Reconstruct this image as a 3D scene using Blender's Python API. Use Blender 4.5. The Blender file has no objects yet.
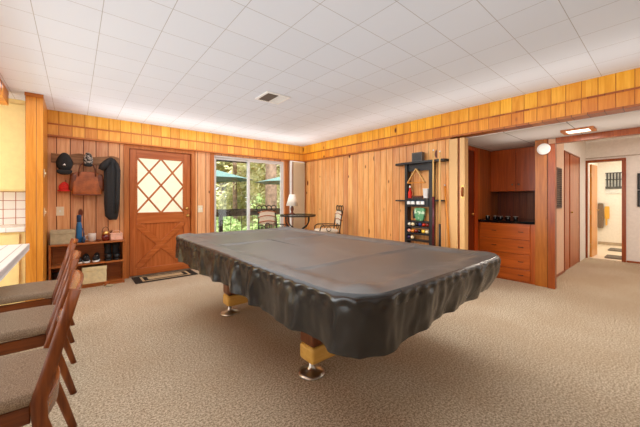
import bpy, math, random
from math import sin, cos, pi, radians, sqrt
from mathutils import Vector, noise
random.seed(7)
S = bpy.context.scene
COL = S.collection

# ------------------------------------------------------------------ colour / materials
def lin(h):
    h = h.lstrip('#')
    v = [int(h[i:i+2], 16)/255 for i in (0, 2, 4)]
    return tuple((c/12.92 if c <= .04045 else ((c+.055)/1.055)**2.4) for c in v) + (1,)

class N:
    """tiny node builder"""
    def __init__(s, name):
        s.m = bpy.data.materials.new(name); s.m.use_nodes = True
        s.t = s.m.node_tree; s.t.nodes.clear()
        s.out = s.t.nodes.new('ShaderNodeOutputMaterial')
    def n(s, typ, **kw):
        nd = s.t.nodes.new('ShaderNode'+typ)
        for k, v in kw.items(): setattr(nd, k, v)
        return nd
    def set(s, sock, v):
        if hasattr(v, 'is_output') or isinstance(v, bpy.types.NodeSocket): s.t.links.new(v, sock)
        else: sock.default_value = v
    def math(s, op, a, b=None, c=None):
        nd = s.n('Math', operation=op)
        s.set(nd.inputs[0], a)
        if b is not None: s.set(nd.inputs[1], b)
        if c is not None: s.set(nd.inputs[2], c)
        return nd.outputs[0]
    def mix(s, f, a, b, blend='MIX'):
        nd = s.n('Mix', data_type='RGBA', blend_type=blend)
        s.set(nd.inputs[0], f); s.set(nd.inputs[6], a); s.set(nd.inputs[7], b)
        return nd.outputs[2]
    def coord(s):
        return s.n('TexCoord').outputs['Object']
    def scaled(s, v, sc):
        nd = s.n('Mapping'); s.set(nd.inputs[0], v); nd.inputs[3].default_value = sc
        return nd.outputs[0]
    def noise(s, v, scale=5, detail=3, rough=.55, dist=0):
        nd = s.n('TexNoise'); s.set(nd.inputs['Vector'], v)
        nd.inputs['Scale'].default_value = scale; nd.inputs['Detail'].default_value = detail
        nd.inputs['Roughness'].default_value = rough; nd.inputs['Distortion'].default_value = dist
        return nd.outputs[0]
    def ramp(s, f, a, b):
        nd = s.n('MapRange', interpolation_type='SMOOTHSTEP'); s.set(nd.inputs[0], f)
        nd.inputs[1].default_value = a; nd.inputs[2].default_value = b
        return nd.outputs[0]
    def bsdf(s, col, rough=.5, metal=0, bump=None, bstr=.2, bdist=.01, spec=.5, **kw):
        b = s.n('BsdfPrincipled')
        s.set(b.inputs['Base Color'], col); s.set(b.inputs['Roughness'], rough)
        s.set(b.inputs['Metallic'], metal); b.inputs['Specular IOR Level'].default_value = spec
        for k, v in kw.items(): s.set(b.inputs[k.replace('_', ' ')], v)
        if bump is not None:
            bn = s.n('Bump'); bn.inputs['Strength'].default_value = bstr; bn.inputs['Distance'].default_value = bdist
            s.set(bn.inputs['Height'], bump); s.t.links.new(bn.outputs[0], b.inputs['Normal'])
        s.t.links.new(b.outputs[0], s.out.inputs[0])
        return s.m

def plain(name, h, rough=.5, metal=0, var=.06, nscale=20, spec=.5, **kw):
    k = N(name); c = lin(h)
    f = k.noise(k.coord(), nscale, 3)
    d = tuple(x*(1-var*2.2) for x in c[:3])+(1,); l = tuple(min(1, x*(1+var)) for x in c[:3])+(1,)
    return k.bsdf(k.mix(k.ramp(f, .3, .7), d, l), rough, metal, spec=spec, **kw)

def wood(name, light, dark, along='Z', rough=.35, board=None, baxis='X', boff=0, seed=0, knots=0, groove='#5a2a10', vary=.35, gscale=1.0, spec=.4, gw=.035, lo=None):
    """wood grain running ALONG an axis; optional boards of a given width counted on BAXIS, each its own tint"""
    k = N(name); co = k.coord()
    sc = {'X': (1.3, 22, 22), 'Y': (22, 1.3, 22), 'Z': (22, 22, 1.3)}[along]
    sc = tuple(x*gscale for x in sc)
    vec = k.scaled(co, sc)
    grv = None
    if board:
        sep = k.n('SeparateXYZ'); k.set(sep.inputs[0], co)
        u = k.math('DIVIDE', k.math('ADD', sep.outputs[baxis], boff), board)
        idx = k.math('FLOOR', u); fr = k.math('SUBTRACT', u, idx)
        wn = k.n('TexWhiteNoise', noise_dimensions='1D'); k.set(wn.inputs['W'], k.math('ADD', idx, seed+.37))
        rnd = wn.outputs['Value']
        cmb = k.n('CombineXYZ')
        for i in range(3): k.set(cmb.inputs[i], k.math('MULTIPLY', rnd, 37.0+11*i))
        ad = k.n('VectorMath', operation='ADD'); k.set(ad.inputs[0], vec); k.set(ad.inputs[1], cmb.outputs[0])
        vec = ad.outputs[0]
        e = k.math('MINIMUM', fr, k.math('SUBTRACT', 1.0, fr))
        grv = k.ramp(e, gw*.35, gw)
    g1 = k.noise(vec, 1.0, 4, .6, 1.2)
    g2 = k.noise(vec, 4.0, 2, .5, .3)
    g = k.math('ADD', k.math('MULTIPLY', g1, .75), k.math('MULTIPLY', g2, .25))
    col = k.mix(k.ramp(g, .3, .72), lin(dark), lin(light))
    if board:
        hv = k.n('HueSaturation'); k.set(hv.inputs['Color'], col)
        k.set(hv.inputs['Value'], k.math('ADD', k.math('MULTIPLY', rnd, vary), 1-vary*.55))
        k.set(hv.inputs['Hue'], k.math('ADD', k.math('MULTIPLY', rnd, .014), .493))
        col = hv.outputs[0]
    if knots:
        kv = {'X': (4, 8, 8), 'Y': (8, 4, 8), 'Z': (8, 8, 4)}[along]
        vo = k.n('TexVoronoi'); src = k.scaled(co, kv)
        if board:
            ad = k.n('VectorMath', operation='ADD'); k.set(ad.inputs[0], src); k.set(ad.inputs[1], cmb.outputs[0]); src = ad.outputs[0]
        k.set(vo.inputs['Vector'], src); vo.inputs['Scale'].default_value = 1.0
        wv = k.n('TexWhiteNoise', noise_dimensions='3D'); k.set(wv.inputs['Vector'], vo.outputs['Position'])
        size = k.math('MULTIPLY', k.math('SUBTRACT', wv.outputs['Value'], 1-knots), .22/max(knots, .01))
        d = k.math('SUBTRACT', vo.outputs['Distance'], size)
        kn = k.ramp(d, -.04, .08)
        col = k.mix(kn, lin(lo or '#6a2c0c'), col)
    if grv is not None:
        col = k.mix(grv, lin(groove), col)
        return k.bsdf(col, rough, bump=grv, bstr=.5, bdist=.006, spec=spec)
    return k.bsdf(col, rough, bump=g, bstr=.05, bdist=.002, spec=spec)

# ------------------------------------------------------------------ mesh builder
class MB:
    def __init__(s): s.v = []; s.f = []; s.sm = []
    def add(s, vs, fs, smooth=False):
        o = len(s.v); s.v += [tuple(p) for p in vs]
        for f in fs: s.f.append(tuple(i+o for i in f)); s.sm.append(smooth)
        return s
    def box(s, x0, x1, y0, y1, z0, z1):
        x0, x1 = min(x0, x1), max(x0, x1); y0, y1 = min(y0, y1), max(y0, y1); z0, z1 = min(z0, z1), max(z0, z1)
        return s.add([(x0,y0,z0),(x1,y0,z0),(x1,y1,z0),(x0,y1,z0),(x0,y0,z1),(x1,y0,z1),(x1,y1,z1),(x0,y1,z1)],
                     [(0,3,2,1),(4,5,6,7),(0,1,5,4),(1,2,6,5),(2,3,7,6),(3,0,4,7)])
    def bar(s, a, b, w, t, ref=(0,0,1)):
        """a rectangular bar from a to b; w across REF x dir, t along the other"""
        a, b = Vector(a), Vector(b); d = (b-a).normalized(); r = Vector(ref)
        x = d.cross(r)
        if x.length < 1e-4: x = d.cross(Vector((1,0,0)))
        x.normalize(); y = x.cross(d).normalized()
        vs = []
        for p in (a, b):
            for sx, sy in ((-1,-1),(1,-1),(1,1),(-1,1)): vs.append(p + x*w/2*sx + y*t/2*sy)
        return s.add(vs, [(0,3,2,1),(4,5,6,7),(0,1,5,4),(1,2,6,5),(2,3,7,6),(3,0,4,7)])
    def tube(s, path, r, n=8, ref=None, ab=(1,1), smooth=True, closed=False):
        P = [Vector(p) for p in path]; m = len(P)
        R = r if isinstance(r, (list, tuple)) else [r]*m
        vs = []; last = None
        for i, p in enumerate(P):
            if closed: d = P[(i+1) % m]-P[i-1]
            else: d = P[min(i+1, m-1)]-P[max(i-1, 0)]
            d.normalize()
            if ref is not None: rv = Vector(ref)
            else: rv = last if last is not None else (Vector((0,0,1)) if abs(d.z) < .9 else Vector((1,0,0)))
            x = rv - d*rv.dot(d)
            if x.length < 1e-5: x = d.orthogonal()
            x.normalize(); last = x; y = d.cross(x)
            for k in range(n):
                a = 2*pi*(k+.5)/n
                vs.append(p + x*cos(a)*R[i]*ab[0] + y*sin(a)*R[i]*ab[1])
        fs = []
        for i in range(m if closed else m-1):
            j = (i+1) % m
            for k in range(n):
                l = (k+1) % n
                fs.append((i*n+k, i*n+l, j*n+l, j*n+k))
        s.add(vs, fs, smooth)
        if not closed:
            o = len(s.v)-len(vs)
            s.f.append(tuple(o+k for k in reversed(range(n)))); s.sm.append(False)
            s.f.append(tuple(o+(m-1)*n+k for k in range(n))); s.sm.append(False)
        return s
    def cyl(s, a, b, r, n=16, r2=None): return s.tube([a, b], [r, r if r2 is None else r2], n)
    def lathe(s, c, prof, n=20, smooth=True, axis='Z', sx=1, sy=1):
        """prof: list of (r, h) from the bottom up"""
        vs = []
        for r, h in prof:
            for k in range(n):
                a = 2*pi*k/n
                q = (r*cos(a)*sx, r*sin(a)*sy, h)
                if axis == 'X': q = (h, q[0], q[1])
                if axis == 'Y': q = (q[0], h, q[1])
                vs.append((c[0]+q[0], c[1]+q[1], c[2]+q[2]))
        fs = []
        for i in range(len(prof)-1):
            for k in range(n):
                l = (k+1) % n
                fs.append((i*n+k, i*n+l, (i+1)*n+l, (i+1)*n+k))
        fs.append(tuple(reversed(range(n)))); fs.append(tuple((len(prof)-1)*n+k for k in range(n)))
        return s.add(vs, fs, smooth)
    def sq(s, c, a, b, h, e1=.3, e2=.3, nu=24, nv=14, fn=None):
        """superquadric: half sizes a, b, h; small exponents = boxier; fn bends each local vertex"""
        def pw(w, m): return math.copysign(abs(w)**m, w)
        vs = []
        for i in range(nv+1):
            v = -pi/2+pi*i/nv
            for k in range(nu):
                u = -pi+2*pi*k/nu
                p = Vector((a*pw(cos(v), e1)*pw(cos(u), e2), b*pw(cos(v), e1)*pw(sin(u), e2), h*pw(sin(v), e1)))
                if fn: p = Vector(fn(p))
                vs.append(p+Vector(c))
        fs = []
        for i in range(nv):
            for k in range(nu):
                l = (k+1) % nu
                fs.append((i*nu+k, i*nu+l, (i+1)*nu+l, (i+1)*nu+k))
        return s.add(vs, fs, True)
    def prism(s, poly, axis, a, b, smooth=False):
        """poly: 2D outline; AXIS it is extruded along, from a to b"""
        n = len(poly); vs = []
        for h in (a, b):
            for p, q in poly:
                vs.append({'X': (h, p, q), 'Y': (p, h, q), 'Z': (p, q, h)}[axis])
        fs = [tuple(range(n)), tuple(reversed(range(n, 2*n)))]
        for k in range(n):
            l = (k+1) % n; fs.append((k, k+n, l+n, l))
        return s.add(vs, fs, smooth)
    def loft(s, secs, n=28, fold=0, kf=7):
        """secs: (cx, cy, z, half width x, half depth y)"""
        vs = []
        for j, (cx, cy, z, a, b) in enumerate(secs):
            for k in range(n):
                t = 2*pi*k/n
                w = 1+fold*sin(kf*t+j*.25)*(j/len(secs))
                vs.append((cx+a*cos(t)*w, cy+b*sin(t)*w, z))
        fs = []
        for i in range(len(secs)-1):
            for k in range(n):
                l = (k+1) % n; fs.append((i*n+k, (i+1)*n+k, (i+1)*n+l, i*n+l))
        fs += [tuple(range(n)), tuple(reversed([(len(secs)-1)*n+k for k in range(n)]))]
        return s.add(vs, fs, True)
    def build(s, name, mat, parent=None, bevel=0, seg=2):
        me = bpy.data.meshes.new(name); me.from_pydata(s.v, [], s.f); me.update()
        for p, q in zip(me.polygons, s.sm): p.use_smooth = q
        import bmesh
        bm = bmesh.new(); bm.from_mesh(me); bmesh.ops.recalc_face_normals(bm, faces=bm.faces); bm.to_mesh(me); bm.free()
        o = bpy.data.objects.new(name, me); COL.objects.link(o)
        me.materials.append(mat)
        if parent is not None: o.parent = parent
        if bevel:
            m = o.modifiers.new('bevel', 'BEVEL'); m.width = bevel; m.segments = seg; m.limit_method = 'ANGLE'
        return o

def tag(o, label=None, cat=None, group=None, kind=None):
    if label: o['label'] = label
    if cat: o['category'] = cat
    if group: o['group'] = group
    if kind: o['kind'] = kind
    return o
def thing(name, label, cat, loc=(0,0,0), rz=0, group=None):
    o = bpy.data.objects.new(name, None); COL.objects.link(o); o.empty_display_size = .1
    o.location = loc; o.rotation_euler = (0, 0, rz)
    return tag(o, label, cat, group)
def struct(name, mb, mat, parent=None, bevel=0):
    o = mb.build(name, mat, parent, bevel)
    if parent is None: o['kind'] = 'structure'
    return o
def kids(o): return [c for c in COL.objects if c.parent == o]
def copy_tree(o, parent=None):
    c = o.copy(); COL.objects.link(c); c.parent = parent
    for ch in kids(o): copy_tree(ch, c)
    return c
def dup(o, loc, rz=None, label=None, group=None):
    c = copy_tree(o); c.location = loc
    if rz is not None: c.rotation_euler = (0, 0, rz)
    if label: c['label'] = label
    if group: c['group'] = group
    return c
B = lambda *a: MB().box(*a)

# ------------------------------------------------------------------ camera
H = 1.22
cam = bpy.data.cameras.new('camera'); co = bpy.data.objects.new('camera', cam); COL.objects.link(co)
co.location = (0, 0, H); co.rotation_euler = (pi/2, 0, -radians(39.85))
cam.sensor_width = 36; cam.lens = 36*293.7/640; cam.shift_y = -13.5/640; cam.clip_start = .05; cam.clip_end = 200
S.camera = co

# ------------------------------------------------------------------ shared materials
M = {}
M['wall_pine'] = wood('knotty pine boards orange', '#f6bc7a', '#dd8e4a', 'Z', .33, .13, 'Y', .02, 3, .34, '#7a3c16', .30)
M['wall_pine_pale'] = wood('knotty pine boards pale rose', '#f2bb88', '#d68e5a', 'Z', .38, .145, 'X', .05, 9, .3, '#6a3016', .40, gw=.05)
M['frieze_up_b'] = wood('golden pine frieze back upper', '#f2b852', '#df962e', 'Z', .35, .14, 'X', .03, 21, .10, '#a86018', .2)
M['frieze_lo_b'] = wood('golden pine frieze back lower', '#e8a64c', '#d08630', 'Z', .35, .14, 'X', .03, 33, .14, '#985418', .26)
M['frieze_up_r'] = wood('golden pine frieze right upper', '#f5b440', '#de921c', 'Z', .35, .125, 'Y', .03, 41, .16, '#a86014', .18)
M['frieze_lo_r'] = wood('golden pine frieze right lower', '#e79a36', '#cc781a', 'Z', .35, .125, 'Y', .03, 53, .14, '#985010', .22)
M['beam_under'] = wood('pine beam underside', '#c07028', '#9a5018', 'Y', .4, .125, 'Y', .08, 53, 0, '#5a2a08', .3)
M['post'] = wood('golden pine post', '#dc9438', '#c0741e', 'Z', .35, .09, 'X', .07, 2, .04, '#7a420e', .2)
M['trim'] = wood('reddish pine trim', '#c87a3c', '#a65a24', 'Z', .4)
M['trim_h'] = wood('reddish pine trim level', '#c87a34', '#a2561c', 'X', .4)
M['door'] = wood('red stained door wood', '#c4703a', '#a4521f', 'Z', .3)
M['door_h'] = wood('red stained door wood level', '#c4703a', '#a4521f', 'X', .3)
M['shelf'] = wood('red brown shelf wood', '#b86c34', '#935020', 'X', .35)
M['red'] = wood('dark red cabinet wood', '#c4601f', '#9a440e', 'Y', .28, gscale=.6)
M['redv'] = wood('dark red upright boards', '#c25e20', '#98440f', 'Z', .3, gscale=.7)
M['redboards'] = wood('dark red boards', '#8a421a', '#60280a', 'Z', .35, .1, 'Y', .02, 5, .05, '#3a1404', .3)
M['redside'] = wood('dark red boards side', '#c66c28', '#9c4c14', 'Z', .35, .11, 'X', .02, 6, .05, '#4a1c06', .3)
M['pillar'] = wood('orange pillar boards', '#bc6a24', '#9c5012', 'Z', .32, .15, 'Y', -.06, 7, .02, '#5a2808', .12, gw=.03)
M['closet'] = wood('orange red closet door wood', '#bc5c1a', '#96420e', 'Z', .3, gscale=.7)
M['casing'] = wood('red brown casing', '#a8541c', '#84380e', 'Z', .3)
M['bathdoor'] = wood('honey door wood', '#eaa040', '#cf8226', 'Z', .3, gscale=.6)
M['teak'] = wood('teak chair wood', '#94501f', '#5e2a0c', 'Z', .3)
M['teakx'] = wood('teak chair wood level', '#8c4a1e', '#56260b', 'X', .3)
M['teaky'] = wood('teak chair wood across', '#94501f', '#5e2a0c', 'Y', .26)
M['maple'] = wood('pale maple', '#ecc07c', '#d8a458', 'Z', .35)
M['walnut'] = wood('dark walnut laminate', '#7a4424', '#542a12', 'Z', .32)
M['band'] = wood('yellow maple band', '#e2b45e', '#cf9a44', 'X', .35)
M['cue'] = wood('pale cue wood', '#f0c888', '#dcae68', 'Z', .3)
M['cueorange'] = wood('orange cue wood', '#e8983a', '#cf7c22', 'Z', .3)
M['black'] = plain('black painted wood', '#1b1a1c', .4)
M['blackmetal'] = plain('black iron', '#241c1a', .45, .4)
M['white'] = plain('white paint', '#f1efeb', .5, var=.02)
M['whitemetal'] = plain('white metal frame', '#e6e4e2', .4, var=.02)
M['hallwall'] = plain('warm white hall wall', '#efe8e0', .7, var=.02)
M['pinkwall'] = plain('pinkish wall paint', '#e6bfa2', .7, var=.02)
M['bathwall'] = plain('cream bathroom wall', '#f3ece0', .7, var=.02)
M['yellow'] = plain('pale yellow cabinet paint', '#fbe29a', .45, var=.02)
M['chrome'] = plain('chrome', '#c8c2b8', .3, 1.0, var=.03)
M['brass'] = plain('brass', '#d0a860', .3, 1.0)
M['steel'] = plain('brushed steel', '#b4aea4', .3, 1.0)
M['darkglass'] = plain('dark glass', '#0b0b0c', .08)
M['blackcloth'] = plain('black cloth', '#222020', .8, var=.15, nscale=60)
M['redknit'] = plain('red knit', '#e02a1c', .8, var=.15, nscale=90)
M['leather'] = plain('brown leather', '#a8561e', .4, var=.14, nscale=14)
M['leatherdark'] = plain('dark brown leather', '#743612', .4, var=.14)
M['rubber'] = plain('black rubber', '#1c1b1b', .5)
M['boxolive'] = plain('grey olive card', '#b9ad8c', .7)
M['boxcream'] = plain('cream card', '#e3d3a4', .7)
M['pink'] = plain('pink card', '#e8b49a', .6)
M['blueplastic'] = plain('blue plastic', '#2a6a9c', .3)
M['bluedark'] = plain('navy plastic', '#1f3c5c', .4)
M['ceramic'] = plain('grey white ceramic', '#d9c6b6', .3)
M['glassred'] = plain('dark red glass', '#6e1f14', .1)
M['outlet'] = plain('ivory plastic', '#efe0c0', .4, var=.02)
M['lampshade'] = plain('pale lampshade', '#f7efe0', .7, var=.02)
M['wire'] = plain('dark wire', '#3a2a22', .4, .6)

def mk_carpet():
    k = N('beige carpet'); co = k.coord()
    a = k.noise(co, 80, 3, .9); b = k.noise(co, 1.1, 3, .5); c = k.noise(co, 260, 2, .7)
    col = k.mix(k.ramp(a, .40, .60), lin('#7f6c56'), lin('#d5c4aa'))
    col = k.mix(k.math('MULTIPLY', k.ramp(c, .45, .75), .55), col, lin('#e0ceb4'))
    col = k.mix(k.math('MULTIPLY', k.ramp(b, .35, .65), .30), col, lin('#9c8060'))
    h = k.math('ADD', a, k.math('MULTIPLY', c, .6))
    return k.bsdf(col, .95, bump=h, bstr=.6, bdist=.006, spec=.1)
M['carpet'] = mk_carpet()

def mk_tiles(name, base, line, wx, wy, ox, oy, g=.012, ax=('X', 'Y'), rough=.6, soft=.5, bumpy=.2, vary=.03):
    k = N(name); sep = k.n('SeparateXYZ'); k.set(sep.inputs[0], k.coord())
    es = []; ids = []
    for axis, w, o in ((ax[0], wx, ox), (ax[1], wy, oy)):
        u = k.math('DIVIDE', k.math('SUBTRACT', sep.outputs[axis], o), w)
        i = k.math('FLOOR', u); fr = k.math('SUBTRACT', u, i); ids.append(i)
        es.append(k.math('MULTIPLY', k.math('MINIMUM', fr, k.math('SUBTRACT', 1.0, fr)), w))
    e = k.math('MINIMUM', *es); m = k.ramp(e, g*(1-soft)/2, g/2)
    wn = k.n('TexWhiteNoise', noise_dimensions='2D'); cb = k.n('CombineXYZ')
    k.set(cb.inputs[0], ids[0]); k.set(cb.inputs[1], ids[1]); k.set(wn.inputs['Vector'], cb.outputs[0])
    c = lin(base); d = tuple(x*(1-vary*2) for x in c[:3])+(1,)
    col = k.mix(m, lin(line), k.mix(wn.outputs['Value'], d, c))
    return k.bsdf(col, rough, bump=m, bstr=bumpy, bdist=.004, spec=.3)
M['ceiling'] = mk_tiles('white ceiling tiles', '#e0e5ee', '#aeabaa', .345, .32, -.208, .443, .005, rough=.85, vary=.012)
M['lowceiling'] = mk_tiles('grey white soffit panels', '#dcd6d0', '#8a827c', 1.2, .62, .2, .12, .012, rough=.8, vary=.01)
M['backsplash'] = mk_tiles('white wall tiles', '#f6f3ec', '#a8552c', .112, .112, -.475, 1.325, .009, ('X', 'Z'), .2)
M['tabletile'] = mk_tiles('white plank tiles', '#dddcda', '#8c8a88', .098, 9, -.345, 0, .010, rough=.3)
M['countertile'] = mk_tiles('white counter tiles', '#f4f1ea', '#c8b8a8', .15, .15, 0, 0, .006, rough=.2)
M['bathfloor'] = plain('pale bathroom floor', '#ead9c0', .4, var=.03)

def mk_vinyl(name, c1, c2, r0):
    k = N(name); co = k.coord()
    a = k.noise(co, 3, 3); b = k.noise(co, 140, 2)
    col = k.mix(k.ramp(a, .3, .7), lin(c1), lin(c2))
    r = k.math('ADD', k.math('MULTIPLY', a, .10), r0-.05)
    return k.bsdf(col, r, bump=b, bstr=.05, bdist=.001, spec=.5, IOR=1.6)
M['vinyl'] = mk_vinyl('black vinyl with painted ceiling sheen', '#4a4643', '#57524e', .40)  # lightened copy of the skirt vinyl; ceiling reflection put into the colour
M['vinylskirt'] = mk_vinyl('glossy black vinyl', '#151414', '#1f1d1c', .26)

def mk_fabric(name, a, b):
    k = N(name); co = k.coord()
    w = k.noise(co, 260, 2); c = k.noise(co, 9, 3)
    col = k.mix(k.ramp(w, .35, .65), lin(a), lin(b))
    return k.bsdf(col, .9, bump=w, bstr=.3, bdist=.002, spec=.15)
M['seatfabric'] = mk_fabric('taupe seat fabric', '#7a6654', '#a08c76')
M['cushion'] = mk_fabric('patterned cream cushion', '#c8b49a', '#efe4d0')
M['redcushion'] = mk_fabric('rust cushion', '#a86a4e', '#d8ae90')
M['mat'] = mk_fabric('black mat', '#1d1916', '#3a322a')
M['mattan'] = mk_fabric('tan mat band', '#a88e68', '#c4aa84')
M['curtain'] = mk_fabric('beige curtain cloth', '#dcc29c', '#ecd6b4')
M['accordion'] = plain('beige folding vinyl', '#dcae72', .45, var=.012, nscale=4)
M['greytowel'] = mk_fabric('grey brown towel', '#6e5a48', '#8e7a66')
M['yellowtowel'] = mk_fabric('yellow towel', '#e6a83a', '#f2c062')
M['bathrug'] = mk_fabric('grey bath rug', '#6a6054', '#8c8274')
M['teal'] = plain('teal canvas', '#5c7f82', .8, var=.05)
M['rail'] = plain('dark deck rail', '#33271f', .6)
M['deck'] = wood('grey deck boards', '#a09080', '#7c6c5e', 'X', .7, .14, 'Y', 0, 4, 0, '#3a302a', .2)
M['bark'] = plain('grey brown bark', '#8a7264', .9, var=.2, nscale=8)
M['ground'] = plain('leafy ground', '#8a8a5a', .95, var=.2, nscale=2)

def mk_leaf(name, c1, c2):
    k = N(name); f = k.noise(k.coord(), 3.5, 2)
    col = k.mix(k.ramp(f, .35, .65), lin(c1), lin(c2))
    d = k.n('BsdfDiffuse'); t = k.n('BsdfTranslucent'); k.set(d.inputs[0], col); k.set(t.inputs[0], col)
    ms = k.n('MixShader'); ms.inputs[0].default_value = .45
    k.t.links.new(d.outputs[0], ms.inputs[1]); k.t.links.new(t.outputs[0], ms.inputs[2]); k.t.links.new(ms.outputs[0], k.out.inputs[0])
    return k.m
M['leafa'] = mk_leaf('olive leaves', '#a9b078', '#ece6b8')
M['leafb'] = mk_leaf('pale green leaves', '#c6c898', '#f4eed0')
M['leafc'] = mk_leaf('mid green leaves', '#8aa86c', '#c4d49c')

def mk_glass(name, tint='#ffffff', refl=.06):
    k = N(name); t = k.n('BsdfTransparent'); t.inputs[0].default_value = lin(tint)
    g = k.n('BsdfGlossy'); g.inputs['Roughness'].default_value = .02
    ms = k.n('MixShader'); ms.inputs[0].default_value = refl
    k.t.links.new(t.outputs[0], ms.inputs[1]); k.t.links.new(g.outputs[0], ms.inputs[2]); k.t.links.new(ms.outputs[0], k.out.inputs[0])
    return k.m
M['glass'] = mk_glass('clear glass', '#fafdfb')
M['smokeglass'] = mk_glass('table glass', '#b8c4bc', .2)
def mk_frosted():
    k = N('frosted glass'); t = k.n('BsdfTranslucent'); t.inputs[0].default_value = lin('#fffbf0')
    g = k.n('BsdfTransparent'); ms = k.n('MixShader')
    f = k.noise(k.coord(), 6, 2); k.set(ms.inputs[0], k.math('MULTIPLY', k.ramp(f, .3, .7), .10))
    k.t.links.new(t.outputs[0], ms.inputs[1]); k.t.links.new(g.outputs[0], ms.inputs[2]); k.t.links.new(ms.outputs[0], k.out.inputs[0])
    return k.m
M['frosted'] = mk_frosted()
def emit(name, h, st):
    k = N(name); e = k.n('Emission'); e.inputs[0].default_value = lin(h); e.inputs[1].default_value = st
    k.t.links.new(e.outputs[0], k.out.inputs[0]); return k.m

# ================================================================== SETTING
XL, XR, YB, YN, ZC = -3.4, 4.05, 5.45, -2.6, 2.44
struct('floor', B(XL, 8.36, YN, YB+.12, -.1, 0), M['carpet'])
struct('ceiling', B(XL, 4.15, YN, YB+.12, ZC, ZC+.1), M['ceiling'])
# back wall with the entry door and sliding door openings
DX0, DX1, DZ = .655, 1.575, 2.035
SX0, SX1, SZ = 1.985, 3.53, 2.06
w = MB()
w.box(-.35, DX0-.03, YB, YB+.12, 0, ZC); w.box(DX0-.03, DX1+.03, YB, YB+.12, DZ+.02, ZC)
w.box(DX1+.03, SX0, YB, YB+.12, 0, ZC); w.box(SX0, SX1, YB, YB+.12, SZ, ZC); w.box(SX1, XR+.1, YB, YB+.12, 0, ZC)
struct('wall_back', w, M['wall_pine_pale'])
struct('wall_right', B(XR, XR+.1, 2.0, YB, 0, ZC), M['wall_pine'])
struct('wall_rear', B(XL, 5.2, YN-.12, YN-.002, 0, ZC), plain('tan wall paint', '#9a8064', .7, var=.02))
struct('wall_kitchen', B(XL, -.35, YB, YB+.12, 0, ZC), M['yellow'])
# partition stub clad in pine
struct('wall_partition', B(-.43, -.284, 4.68, YB-.002, 0, ZC-.001), M['post'])
struct('trim_partition', MB().box(-.435, -.279, 4.665, 4.679, 2.40, ZC-.002), M['trim_h'])
# friezes (two rows of short boards)
YF, XF = YB-.06, 3.99
struct('trim_frieze_back_upper', B(-.283, XF, YF, YB-.001, 2.255, ZC-.001), M['frieze_up_b'])
struct('trim_frieze_back_lower', B(-.283, XF, YF-.012, YB-.001, 2.105, 2.253), M['frieze_lo_b'])
struct('trim_frieze_back_bead', B(-.283, XF-.02, YF-.02, YF-.0125, 2.243, 2.262), M['trim_h'])
struct('trim_frieze_right_bead', B(XF-.022, XF-.0125, YN, YF-.021, 2.243, 2.260), M['beam_under'])
struct('trim_frieze_back_ledge', B(-.283, XF, YF-.03, YB-.001, 2.085, 2.104), M['trim_h'])
struct('trim_frieze_right_upper', B(XF, 4.15, YN, YB-.001, 2.255, ZC-.001), M['frieze_up_r'])
struct('trim_frieze_right_lower', B(XF-.012, 4.15, YN, YB-.001, 2.105, 2.253), M['frieze_lo_r'])
struct('trim_frieze_right_ledge', B(XF-.02, 4.15, YN, YB-.001, 2.082, 2.104), M['beam_under'])
# door casing
t = MB(); t.box(DX0-.075, DX0-.005, YB-.02, YB-.001, 0, DZ+.06); t.box(DX1+.005, DX1+.075, YB-.02, YB-.001, 0, DZ+.06); t.box(DX0-.005, DX1+.005, YB-.02, YB-.001, DZ-.004, DZ+.05); t.box(DX0-.029, DX0+.012, YB+.068, YB+.11, 0, DZ+.018); t.box(DX1-.012, DX1+.029, YB+.068, YB+.11, 0, DZ+.018); t.box(DX0+.012, DX1-.012, YB+.068, YB+.11, DZ-.02, DZ+.018)
struct('trim_entry_door', t, M['trim'])
# entry door: slab with rails, crossbuck below, diamond lattice window above
door = thing('door_1', 'red stained front door with diamond lattice window and crossbuck lower panel', 'door', (DX0, YB+.02, 0)); door['kind'] = 'structure'
W = DX1-DX0
gx0, gx1, gz0, gz1 = .10, W-.115, 1.005, 1.905
m = MB(); yf, yb = 0, .045
m.box(.004, gx0, yf, yb, .012, DZ-.004); m.box(gx1, W-.004, yf, yb, .012, DZ-.004)
m.build('stile', M['door'], door, .004)
m = MB(); m.box(gx0, gx1, yf, yb, gz1, DZ-.004); m.box(gx0, gx1, yf, yb, .84, gz0); m.box(gx0, gx1, yf, yb, .012, .125)
m.build('rail', M['door_h'], door, .004)
B(gx0, gx1, .018, yb, .125, .84).build('lower_panel', M['door'], door)
m = MB()
for a, b in (((gx0, .135), (gx1, .83)), ((gx0, .83), (gx1, .135))):
    m.bar((a[0], .009+.001*(a[1] > .5), a[1]), (b[0], .009+.001*(a[1] > .5), b[1]), .085, .018, (0,1,0))
m.build('crossbuck', M['door_h'], door, .003)
B(gx0, gx1, .024, .030, gz0, gz1).build('window_pane', M['frosted'], door)
m = MB(); gw, gh = gx1-gx0, gz1-gz0
def seg(u0, v0, u1, v1): m.bar((gx0+u0*gw, .012+.001*(v1 > v0), gz0+v0*gh), (gx0+u1*gw, .012+.001*(v1 > v0), gz0+v1*gh), .026, .022, (0,1,0))
for (a, b, c_, d_) in ((0,1,1,0.02),(0,.02,1,1),(0,.5,.5,1),(.5,1,1,.5),(0,.5,.5,0),(.5,0,1,.5)): seg(a, b, c_, d_)
m.build('lattice', M['door'], door)
m = MB(); m.box(gx0-.012, gx0+.012, -.006, .02, gz0-.012, gz1+.012); m.box(gx1-.012, gx1+.012, -.006, .02, gz0-.012, gz1+.012); m.box(gx0, gx1, -.006, .02, gz1-.012, gz1+.012); m.box(gx0, gx1, -.006, .02, gz0-.012, gz0+.012)
m.build('window_bead', M['door_h'], door)
kb = MB(); kb.lathe((W-.06, -.045, .95), [(.0,-.03),(.024,-.022),(.028,0),(.02,.018),(.011,.03),(.011,.045)], 16, axis='Y')
kb.build('knob', M['brass'], door)
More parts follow.
